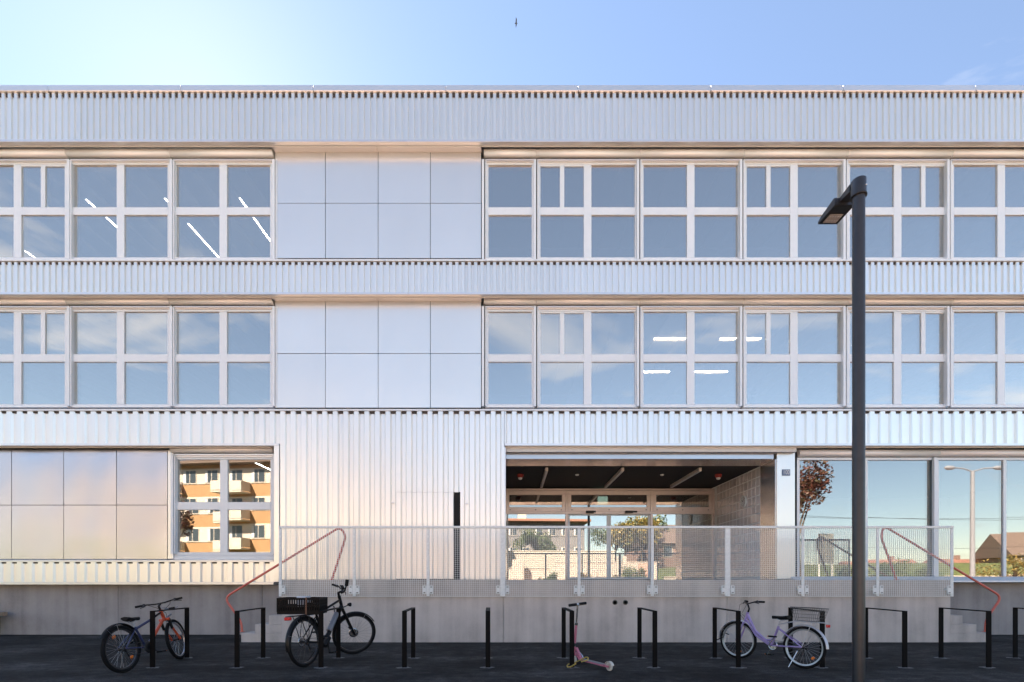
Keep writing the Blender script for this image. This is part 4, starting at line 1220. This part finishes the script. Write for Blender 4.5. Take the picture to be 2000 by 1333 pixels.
fk = b3.tubes('fork', 'bike_lilac', [((L - .102, .05, .57), (L - .03, .055, Rw + .07), (L, .055, Rw), .013), ((L - .102, -.05, .57), (L - .03, -.055, Rw + .07), (L, -.055, Rw), .013), ((L - .103, -.055, .58), (L - .103, .055, .58), .015)], steer=True)
b3.tubes('stem', 'bike_black', [((L - .15, 0, .745), (L - .17, 0, .81), .014), ((L - .17, 0, .80), (L - .14, 0, .89), .013)], steer=True)
hb_ = b3.bars((L - .14, 0, .89), .27, .03, .13, 'bike_black')
b3.tubes('brake_cable', 'rubber', [((L - .21, .15, .91), (L - .08, .12, .87), (L - .02, .04, .74), (L - .10, .0, .62), .003), ((L - .21, -.15, .91), (L - .08, -.1, .88), (L - .04, -.02, .72), (L - .20, 0, .60), .003)], steer=True, n=5)
b3.tubes('seat_post', 'bike_silver', [(st, (.355, 0, .66), .013)])
b3.saddle((.34, 0, .70), .25, .085)
b3.drivetrain(bb, (0, 0, Rw), R(-60), .075, 'chrome')
b3.mudguard((0, 0, Rw), R(15), R(178), 'bike_silver', False, .030, .020)
b3.mudguard((L, 0, Rw), R(-5), R(140), 'bike_silver', True, .030, .020)
rk = b3.tubes('luggage_rack', 'bike_silver', [((-.28, .05, .665), (.12, .05, .665), .006), ((-.28, -.05, .665), (.12, -.05, .665), .006), ((-.28, -.05, .665), (-.28, .05, .665), .006), ((-.12, .05, .665), (0, .07, Rw), .005), ((-.12, -.05, .665), (0, -.07, Rw), .005), ((.12, .05, .665), (.37, .015, .60), .005), ((.12, -.05, .665), (.37, -.015, .60), .005)], n=6)
# wire basket on the rack
m = MB()
def bw_(p, q, r=.0022): m.tube([b3.M @ Vector(p), b3.M @ Vector(q)], r, 4, caps=False)
bx0, bx1, by, bz0, bz1 = -.23, .13, .13, .675, .865
for k in range(14):
    x = bx0 + .03 + (bx1 - bx0 - .06) * k / 13
    xt = bx0 - .015 + (bx1 - bx0 + .03) * k / 13
    for y in (-1, 1): bw_((x, y * (by - .03), bz0), (xt, y * by, bz1))
    bw_((x, -(by - .03), bz0), (x, by - .03, bz0))
for k in range(9):
    y = -by + 2 * by * k / 8; yb = y * (by - .03) / by
    bw_((bx0 + .03, yb, bz0), (bx0 - .015, y, bz1)); bw_((bx1 - .03, yb, bz0), (bx1 + .015, y, bz1)); bw_((bx0 + .03, yb, bz0), (bx1 - .03, yb, bz0))
for t in (0, .25, .5, .75, 1):
    z = bz0 + (bz1 - bz0) * t; xa = bx0 + .03 - .045 * t; xb = bx1 - .03 + .045 * t; yy = by - .03 + .03 * t; r_ = .0045 if t == 1 else .0022
    bw_((xa, -yy, z), (xb, -yy, z), r_); bw_((xa, yy, z), (xb, yy, z), r_); bw_((xa, -yy, z), (xa, yy, z), r_); bw_((xb, -yy, z), (xb, yy, z), r_)
m.build('basket', 'spoke_dark', b3.o)
m = MB(); m.box(-.015, .015, -.035, .035, -.02, .02, .006); m.xform(b3.M @ Matrix.Translation((-.305, 0, .625))); m.build('tail_light', 'red_reflector', b3.o)
b3.tubes('kickstand', 'chrome', [((.06, .06, .24), (.10, .20, .01), .007)], n=6)
b3.tubes('wheel_lock', 'rubber', [((L + .18, -.06, .36), (L + .26, .0, .40), (L + .22, .06, .32), (L + .30, .1, .27), .008)], steer=True, n=6)

# ------------------------------------------------------------------ pink scooter
ds0, ds1 = CH * F / 163.0, CH * F / 178.0
A = Vector((X(1121, ds0), ds0, 0)); Bq = Vector((X(1190, ds1), ds1, 0))
u = (Bq - A); Ls = u.length; ang = math.atan2(u.y, u.x)
Ms = Matrix.Translation(A) @ Matrix.Rotation(ang, 4, 'Z')
sc = thing('kick_scooter', 'pink folding kick scooter with black grips locked to a rack', 'scooter', A)
def sx(name, mat, fn, parent=None):
    m = MB(); fn(m); m.xform(Ms); return m.build(name, mat, parent or sc)
for x, nm in ((0.0, 'front wheel'), (Ls, 'rear wheel')):
    w = sx('wheel', 'cream_urethane', lambda m: m.lathe((x, 0, .062), (0, 1, 0), [(.040, -.012), (.056, -.012), (.062, -.006), (.062, .006), (.056, .012), (.040, .012), (.040, -.012)], 28)); w['label'] = nm
    sx('wheel_hub', 'scooter_pink', lambda m: m.lathe((x, 0, .062), (0, 1, 0), [(.0395, -.009), (.0395, .009)], 20), w)
    sx('axle', 'chrome', lambda m: m.lathe((x, 0, .062), (0, 1, 0), [(.009, -.026), (.009, .026)], 10), w)
sx('deck', 'scooter_pink', lambda m: m.prism([(.15, .085), (.19, .072), (Ls - .075, .058), (Ls - .075, .075), (.19, .092), (.15, .10)], 'y', -.052, .052))
sx('grip_tape', 'bike_grey', lambda m: m.prism([(.20, .0925), (Ls - .10, .0785), (Ls - .10, .0795), (.20, .0935)], 'y', -.045, .045))
sx('rear_fork', 'scooter_pink', lambda m: (m.bar((Ls - .12, .030, .068), (Ls + .01, .022, .062), .008, .025), m.bar((Ls - .12, -.030, .068), (Ls + .01, -.022, .062), .008, .025)))
def fender(m):
    n = 10; vs = []; fs = []
    for i in range(n + 1):
        a = R(150 - 135 * i / n)
        for y in (-.022, .022):
            for rr in (.070, .0735): vs.append((Ls + math.cos(a) * rr, y, .062 + math.sin(a) * rr))
    for i in range(n):
        a = i * 4; b = a + 4; fs += [(a, a + 2, b + 2, b), (a + 1, b + 1, b + 3, a + 3), (a, b, b + 1, a + 1), (a + 2, a + 3, b + 3, b + 2)]
    m.add(vs, fs)
sx('rear_fender', 'cream_urethane', fender)
sx('fold_joint', 'scooter_pink', lambda m: (m.bar((.16, 0, .09), (.055, 0, .24), .035, .028), m.bar((.14, 0, .09), (.03, 0, .17), .05, .02)))
sx('release_lever', 'chrome', lambda m: m.tube([(.10, .03, .17), (.15, .035, .13), (.17, .03, .10)], .009, 8))
sx('front_fork', 'scooter_pink', lambda m: (m.bar((.0, .026, .062), (.005, .026, .135), .008, .025), m.bar((.0, -.026, .062), (.005, -.026, .135), .008, .025), m.bar((.003, -.03, .135), (.003, .03, .135), .03, .012)))
sx('lower_stem', 'scooter_pink', lambda m: m.tube([(.004, 0, .12), (.052, 0, .60)], .019, 12))
sx('head_ring', 'chrome', lambda m: (m.tube([(.018, 0, .26), (.023, 0, .31)], .023, 12), m.tube([(.050, 0, .58), (.054, 0, .62)], .025, 12)))
sx('upper_stem', 'chrome', lambda m: m.tube([(.053, 0, .60), (.083, 0, .89)], .0145, 12))
hbx = sx('handlebar', 'chrome', lambda m: m.tube([(.083 - .01, -.15, .882), (.083 + .01, .15, .908)], .014, 10))
for s_ in (-1, 1): sx('grip', 'rubber', lambda m: m.tube([(.083 + .01 * s_ * .25, .025 * s_, .895 + .002 * s_), (.083 + .01 * s_, .155 * s_, .895 + .0135 * s_)], .022, 10), hbx)
# yellow lock round post and scooter
pl = Vector((X(1117, d_f), d_f, 0))
yl = thing('cable_lock', 'yellow cable lock round the post and pink scooter', 'lock', (pl.x, pl.y, .02))
lp_ = []
for k in range(28):
    t = 2 * math.pi * k / 28
    lp_.append(Vector((pl.x + .085 + math.cos(t) * .15, pl.y + .02 + math.sin(t) * .10, .075 + math.cos(t) * .06 + .012 * math.sin(3 * t))))
MB().tube(lp_, .010, 8, closed=True).build('cable', 'lock_yellow', yl)
MB().tube([lp_[20], lp_[22]], .018, 10).build('lock_body', 'rubber', yl)

# ------------------------------------------------------------------ surroundings behind the camera, seen in glass and metal
def RX(px, D, gl=DG): return (px - 1000.0) * (2 * gl + D) / F     # x of something D metres behind the camera that mirrors at photo column px
def RZ(py, D, gl=DG): return CH + (1133.0 - py) * (2 * gl + D) / F

def apartment(name, label, X0, X1, yface, floors, fh, base, depth, mats, rot, balc, nwin, roofmat='roof_brown'):
    o = thing(name, label, 'building', ((X0 + X1) / 2, yface, 0))
    M = Matrix.Translation(((X0 + X1) / 2, yface, 0)) @ Matrix.Rotation(rot, 4, 'Z')
    w = (X1 - X0) / 2
    H = base + floors * fh
    MB().box(-w, w, -depth, 0, -.5, H).xform(M).build('wall', mats[0], o)
    for k in range(floors):
        z0 = base + k * fh
        bnd = MB().box(-w - .002, w + .002, 0.002, .05, z0 + .95, z0 + fh - .35).xform(M).build('facade_band', mats[1], o)
        ww = 2 * w / nwin
        for i in range(nwin):
            xc = -w + ww * (i + .5)
            isb = balc and (i % balc == 1)
            zl = z0 + (.12 if isb else 1.0)
            wn = MB().box(xc - ww * .30, xc + ww * .30, .052, .085, zl, z0 + fh - .45).xform(M).build('window', 'white_plaster', o)
            for s_ in (-1, 1):
                MB().box(xc + s_ * ww * .145 - ww * .13, xc + s_ * ww * .145 + ww * .13, .087, .095, zl + .08, z0 + fh - .53).xform(M).build('pane', 'window_dark', wn)
            MB().box(xc - ww * .29, xc - ww * .17, .096, .10, zl + .1, z0 + fh - .55).xform(M).build('curtain', 'curtain', wn)
            if isb:
                bl = MB().box(xc - ww * .62, xc + ww * .62, .06, 1.35, z0 - .12, z0 + .02).xform(M).build('balcony', 'white_plaster', o)
                MB().box(xc - ww * .62, xc + ww * .62, 1.28, 1.36, z0 + .08, z0 + 1.0).xform(M).build('balcony_front', 'white_plaster', bl)
                for s_ in (-1, 1):
                    MB().box(xc + s_ * ww * .62 - .04, xc + s_ * ww * .62 + .04, .06, 1.275, z0 + .08, z0 + 1.0).xform(M).build('balcony_side', 'white_plaster', bl)
    rf = MB().box(-w - .7, w + .7, -depth - .5, 1.0, H + .002, H + .32, .03).xform(M).build('roof', roofmat, o)
    MB().box(-w * .4, -w * .4 + 1.1, -depth * .5, -depth * .5 + .8, H + .33, H + 1.6).xform(M).build('chimney', 'white_plaster', rf)
    return o
apartment('apartment_building', 'ochre apartment block with white balconies mirrored in the ground floor left window', -39, -14.5, -26.5, 4, 2.85, 1.4, 11, ('ochre_plaster', 'white_plaster'), R(8), 3, 10)
apartment('apartment_building', 'rose-grey apartment block blurred in the lower left wall panels', -66, -41, -31, 4, 2.85, 1.4, 11, ('rose_plaster', 'grey_plaster'), R(8), 3, 10)
apartment('grey_house', 'grey house with a row of windows mirrored in the entrance doors', -2.5, 9.5, -34, 2, 2.8, 3.2, 9, ('grey_plaster', 'grey_plaster'), R(-4), 0, 7, 'roof_tile')

def house(name, label, cx_, cy_, w, d, h, rh, rot, wall, roof):
    o = thing(name, label, 'house', (cx_, cy_, 0))
    M = Matrix.Translation((cx_, cy_, 0)) @ Matrix.Rotation(rot, 4, 'Z')
    MB().box(-w / 2, w / 2, -d / 2, d / 2, -.5, h).xform(M).build('wall', wall, o)
    rf = MB().prism([(-d / 2 - .5, h - .1), (d / 2 + .5, h - .1), (0.0, h + rh)], 'x', -w / 2 - .5, w / 2 + .5).xform(M).build('roof', roof, o)
    MB().box(w * .2, w * .2 + .7, -.35, .35, h + rh * .5, h + rh + .7).xform(M).build('chimney', 'brick_plaster', rf)
    for i in range(int(w / 2.6)):
        xc = -w / 2 + 1.5 + i * 2.6
        for zz in (1.1,) if h < 4.5 else (1.1, 3.9):
            wn = MB().box(xc - .6, xc + .6, d / 2 + .002, d / 2 + .06, zz, zz + 1.4).xform(M).build('window', 'white_plaster', o)
            MB().box(xc - .5, xc + .5, d / 2 + .062, d / 2 + .07, zz + .1, zz + 1.3).xform(M).build('pane', 'window_dark', wn)
    return o
house('house', 'brown-roofed house mirrored at the right edge of the glazing', RX(2075, 56), -58, 14, 9, 5.0, 4.0, R(14), 'brick_plaster', 'roof_brown')
house('house', 'low white house with red tiled roof mirrored beside the mast', RX(1875, 64), -66, 10, 8, 2.8, 2.2, R(-10), 'white_plaster', 'roof_tile')
house('house', 'white house with red roof mirrored behind the shrubs', RX(1720, 78), -80, 13, 9, 3.2, 2.4, R(6), 'white_plaster', 'roof_tile')
house('house', 'peach coloured house blurred in the corrugated wall left of the doors', -7.5, -25, 13, 8, 5.2, 2.0, R(3), 'peach_plaster', 'roof_brown')
house('house', 'reddish house at the right end of the mirrored garden', RX(1325, 30, DR), -32, 9, 8, 5.6, 2.6, R(-12), 'brick_plaster', 'roof_brown')

# white garden walls stepping up the slope
for i, (xa, xb, y, z0, z1) in enumerate(((-13, 3.5, -16.2, 0, 2.3), (4.2, 14, -17.2, 0, 2.9), (-1.5, 11, -22.5, 1.0, 4.3), (15, 44, -18.5, 0, 1.5))):
    w = thing('garden_wall', ['long white garden wall mirrored left in the doors', 'white garden wall mirrored right in the doors', 'upper white terrace wall mirrored behind the garden walls', 'low white wall mirrored under the right glazing'][i], 'wall', ((xa + xb) / 2, y, 0), 'white garden walls')
    MB().box(xa, xb, y - .3, y, z0 - .3, z1).build('wall_body', 'white_plaster', w)
    MB().box(xa - .05, xb + .05, y - .36, y + .06, z1 + .002, z1 + .09, .01).build('coping', 'white_plaster', w)
for i, (px, D, z0, h_, w_, mt) in enumerate(((1012, 15, 0, 3.1, 1.1, 'white_plaster'), (1158, 14, 0, 2.2, .9, 'white_plaster'), (1210, 14.5, 0, 3.4, .35, 'white_plaster'), (1222, 14.5, 0, 3.4, .35, 'white_plaster'), (1258, 14, 0, 2.7, .8, 'paving'))):
    x = RX(px, D, DR)
    o = MB().box(x - w_ / 2, x + w_ / 2, -D - .5, -D, z0, z0 + h_, .04).build('garden_pillar', mt)
    tag(o, ['broad white pillar at left of mirrored garden', 'short white pillar in mirrored garden before the door stiles', 'left of two slim white pillars in mirrored garden', 'right of two slim white pillars in mirrored garden', 'beige pillar at right of mirrored garden'][i], 'pillar')

def tree(name, label, x, y, h, crown_z, rx, rz, leaf, n, seed, size=.16, z0=0.0, group=None, cat='tree'):
    rr = random.Random(seed)
    o = thing(name, label, cat, (x, y, z0), group)
    m = MB()
    top = Vector((x + rr.uniform(-.2, .2), y, crown_z + rz * .4))
    base = Vector((x, y, z0 - .2)); r0 = .05 + h * .016
    pts = [base.lerp(top, t) + Vector((rr.uniform(-.08, .08), rr.uniform(-.08, .08), 0)) for t in (0, .3, .6, 1)]
    m.tube(pts, [r0, r0 * .8, r0 * .55, r0 * .2], 8)
    cl = []
    for k in range(13):
        a = rr.uniform(0, 6.28); e = rr.uniform(-.5, 1.0); rad = rr.uniform(.45, .92)
        c = Vector((x + math.cos(a) * math.cos(e) * rx * rad, y + math.sin(a) * math.cos(e) * rx * rad, crown_z + math.sin(e) * rz * rad))
        s_ = base.lerp(top, rr.uniform(.45, .9))
        m.tube([s_, s_.lerp(c, .5) + Vector((0, 0, .1)), c], [r0 * .35, r0 * .22, r0 * .08], 5)
        cl.append((c, rr.uniform(.28, .46)))
    m.build('trunk', 'bark', o)
    m = MB()
    for k in range(n):
        c, rad = rr.choice(cl)
        d = Vector((rr.gauss(0, 1), rr.gauss(0, 1), rr.gauss(0, .8))).normalized() * rr.random() ** .45
        p = c + Vector((d.x * rad * rx, d.y * rad * rx, d.z * rad * rz))
        s_ = size * rr.uniform(.6, 1.3)
        e = Euler((rr.uniform(-1.2, 1.2), rr.uniform(-1.2, 1.2), rr.uniform(0, 6.28))).to_matrix()
        m.face([p + e @ Vector(v) for v in ((-s_ * .5, 0, 0), (0, -s_ * .32, .02 * s_), (s_ * .6, 0, 0), (0, s_ * .32, .02 * s_))])
    m.build('crown', leaf, o)
    return o
tree('tree', 'russet-leaved tree mirrored at left edge of the right glazing', RX(1556, 9), -9, 9, RZ(945, 9), 2.1, 3.0, 'leaf_russet', 3200, 11, .22)
tree('tree', 'dark slender tree mirrored at left edge of the ground floor left window', RX(338, 8), -8, 7, RZ(1010, 8), 1.2, 2.3, 'leaf_russet', 1800, 12, .18)
for i, (px, D, cz_, rx_, rz_, lf) in enumerate(((1200, 27, 6.4, 2.4, 2.4, 'leaf_green'), (1222, 25, 6.2, 1.9, 2.0, 'leaf_gold'), (1252, 26, 6.6, 2.3, 2.4, 'leaf_gold'), (1262, 31, 7.2, 2.8, 2.8, 'leaf_green'), (1045, 30, 5.6, 2.4, 2.0, 'leaf_green'))):
    tree('tree', ['green tree mirrored right beside the door stile', 'golden autumn tree mirrored left in the right sliding door', 'golden autumn tree mirrored in middle of right sliding door', 'tall green tree mirrored at right of right sliding door', 'green tree mirrored behind the diagonal garden wall'][i], RX(px, D, DR), -D, 8, cz_, rx_, rz_, lf, 2600, 20 + i, .26, 2.0, 'trees up the slope')
for i, (px, D, r_, h_, gl, lf) in enumerate(((1072, 14, 1.0, 1.7, DR, 'leaf_green'), (1145, 14.4, .8, 1.9, DR, 'leaf_gold'), (1238, 13.6, 1.3, 2.3, DR, 'leaf_green'), (1195, 13.8, .7, 1.6, DR, 'leaf_gold'), (1662, 13, 1.4, 2.2, DG, 'leaf_green'), (1728, 13.5, 1.5, 2.6, DG, 'leaf_green'), (1800, 13, 1.8, 2.2, DG, 'leaf_green'), (1990, 13, 2.1, 2.9, DG, 'leaf_gold'))):
    tree('shrub', ['green shrub mirrored low in left fixed door pane', 'yellowish shrub mirrored low left of the door stiles', 'broad green shrub mirrored low in right sliding door', 'small yellowish shrub mirrored between door stiles and pillars', 'green shrub mirrored behind the lamp post', 'taller green shrub mirrored right of the lamp post', 'wide green shrub mirrored under the right handrail', 'yellow-green shrub mirrored at the right photo edge'][i],
         RX(px, D, gl), -D, h_, h_ * .62, r_, h_ * .5, lf, 1400, 40 + i, .16, 0.0, 'garden shrubs', 'shrub')

# tall twin-arm lamp mast, sign board and overhead wires across the road
D = 8.0; xm = RX(1905, D); zt_ = RZ(920, D)
ms = thing('lamp_mast', 'tall pale lamp mast with two arms mirrored in the right glazing', 'street lamp', (xm, -D, 0))
MB().lathe((xm, -D, 0), (0, 0, 1), [(.15, 0), (.13, 2.5), (.10, zt_)], 16).build('pole', 'mast_grey', ms)
for s_, ln_ in ((-1, 1.2), (1, 1.4)):
    ar = MB().tube([(xm, -D, zt_ - .05), (xm + s_ * ln_ * .5, -D, zt_ + .15), (xm + s_ * ln_, -D, zt_ + .2)], .04, 8).build('arm', 'mast_grey', ms)
    MB().lathe((xm + s_ * (ln_ + .25), -D, zt_ + .19), (s_, 0, 0), [(.05, -.35), (.13, -.15), (.14, .15), (.05, .32)], 12).build('lamp_head', 'mast_grey', ar)
xs_ = RX(1612, 10); sb = thing('notice_board', 'dark grey notice board on two posts mirrored in the right glazing', 'sign', (xs_, -10, 0))
MB().box(xs_ - .55, xs_ + .45, -10.06, -10, RZ(1098, 10), RZ(1040, 10), .01).build('board', 'sign_grey', sb)
for s_ in (-.5, .4): MB().bar((xs_ + s_, -10.08, 0), (xs_ + s_, -10.08, RZ(1040, 10)), .06, .06).build('post', 'galvanised', sb)
for i, (py0, py1, D) in enumerate(((1000, 1016, 12), (1004, 1010, 13), (1062, 1068, 12.5))):
    p = [Vector((RX(1480, D) + (RX(2150, D) - RX(1480, D)) * t, -D, RZ(py0, D) + (RZ(py1, D) - RZ(py0, D)) * t - .25 * math.sin(math.pi * t))) for t in [k / 10 for k in range(11)]]
    o = MB().tube(p, .012, 5).build('overhead_wire', 'wire'); tag(o, ['upper of the overhead wires mirrored in the right glazing', 'second overhead wire mirrored just below the upper one', 'lowest overhead wire mirrored above the shrubs'][i], 'wire', 'overhead wires')

# potted plant on the middle floor, just inside the glass
xp, dp_ = X(1467, 11.45), 11.45
po = thing('potted_plant', 'dark leafy pot plant inside a middle floor window above the entrance', 'plant', (xp, dp_, Z(800, dp_)))
MB().lathe((xp, dp_, Z(803, dp_)), (0, 0, 1), [(.05, 0), (.075, .14), (.08, .15), (.07, .15)], 14).build('pot', 'grey_plaster', po)
rr = random.Random(5); m = MB(); st_ = MB()
for k in range(9):
    tip = Vector((xp + rr.uniform(-.13, .13), dp_ + rr.uniform(-.06, .06), Z(800, dp_) + rr.uniform(.25, .52)))
    root = Vector((xp, dp_, Z(803, dp_) + .14)); st_.tube([root, root.lerp(tip, .6) + Vector((0, 0, .04)), tip], .004, 5)
    for j in range(7):
        p = root.lerp(tip, .35 + .65 * j / 6); e = Euler((rr.uniform(-.9, .9), rr.uniform(-.9, .9), rr.uniform(0, 6.28))).to_matrix(); q = rr.uniform(.035, .06)
        m.face([p + e @ Vector(v) for v in ((0, 0, 0), (q * .6, -q * .35, .01), (q * 1.3, 0, 0), (q * .6, q * .35, .01))])
st_.build('stem', 'bark', po); m.build('foliage', 'leaf_green', po)
# small bird high above the roof
bd = Vector((X(1008, 40), 40, Z(46, 40)))
b_ = thing('bird', 'tiny grey bird flying high in the pale sky', 'bird', bd)
MB().lathe(bd, (1, .2, .25), [(.005, -.14), (.035, -.06), (.045, .02), (.03, .09), (.003, .13)], 10).build('body', 'bird_grey', b_)
for s_ in (-1, 1):
    MB().add([bd + Vector((-.05, 0, .02)), bd + Vector((.06, 0, .03)), bd + Vector((.06, s_ * .22, .12)), bd + Vector((-.02, s_ * .40, .05))], [(0, 1, 2, 3)]).build('wing', 'bird_grey', b_)
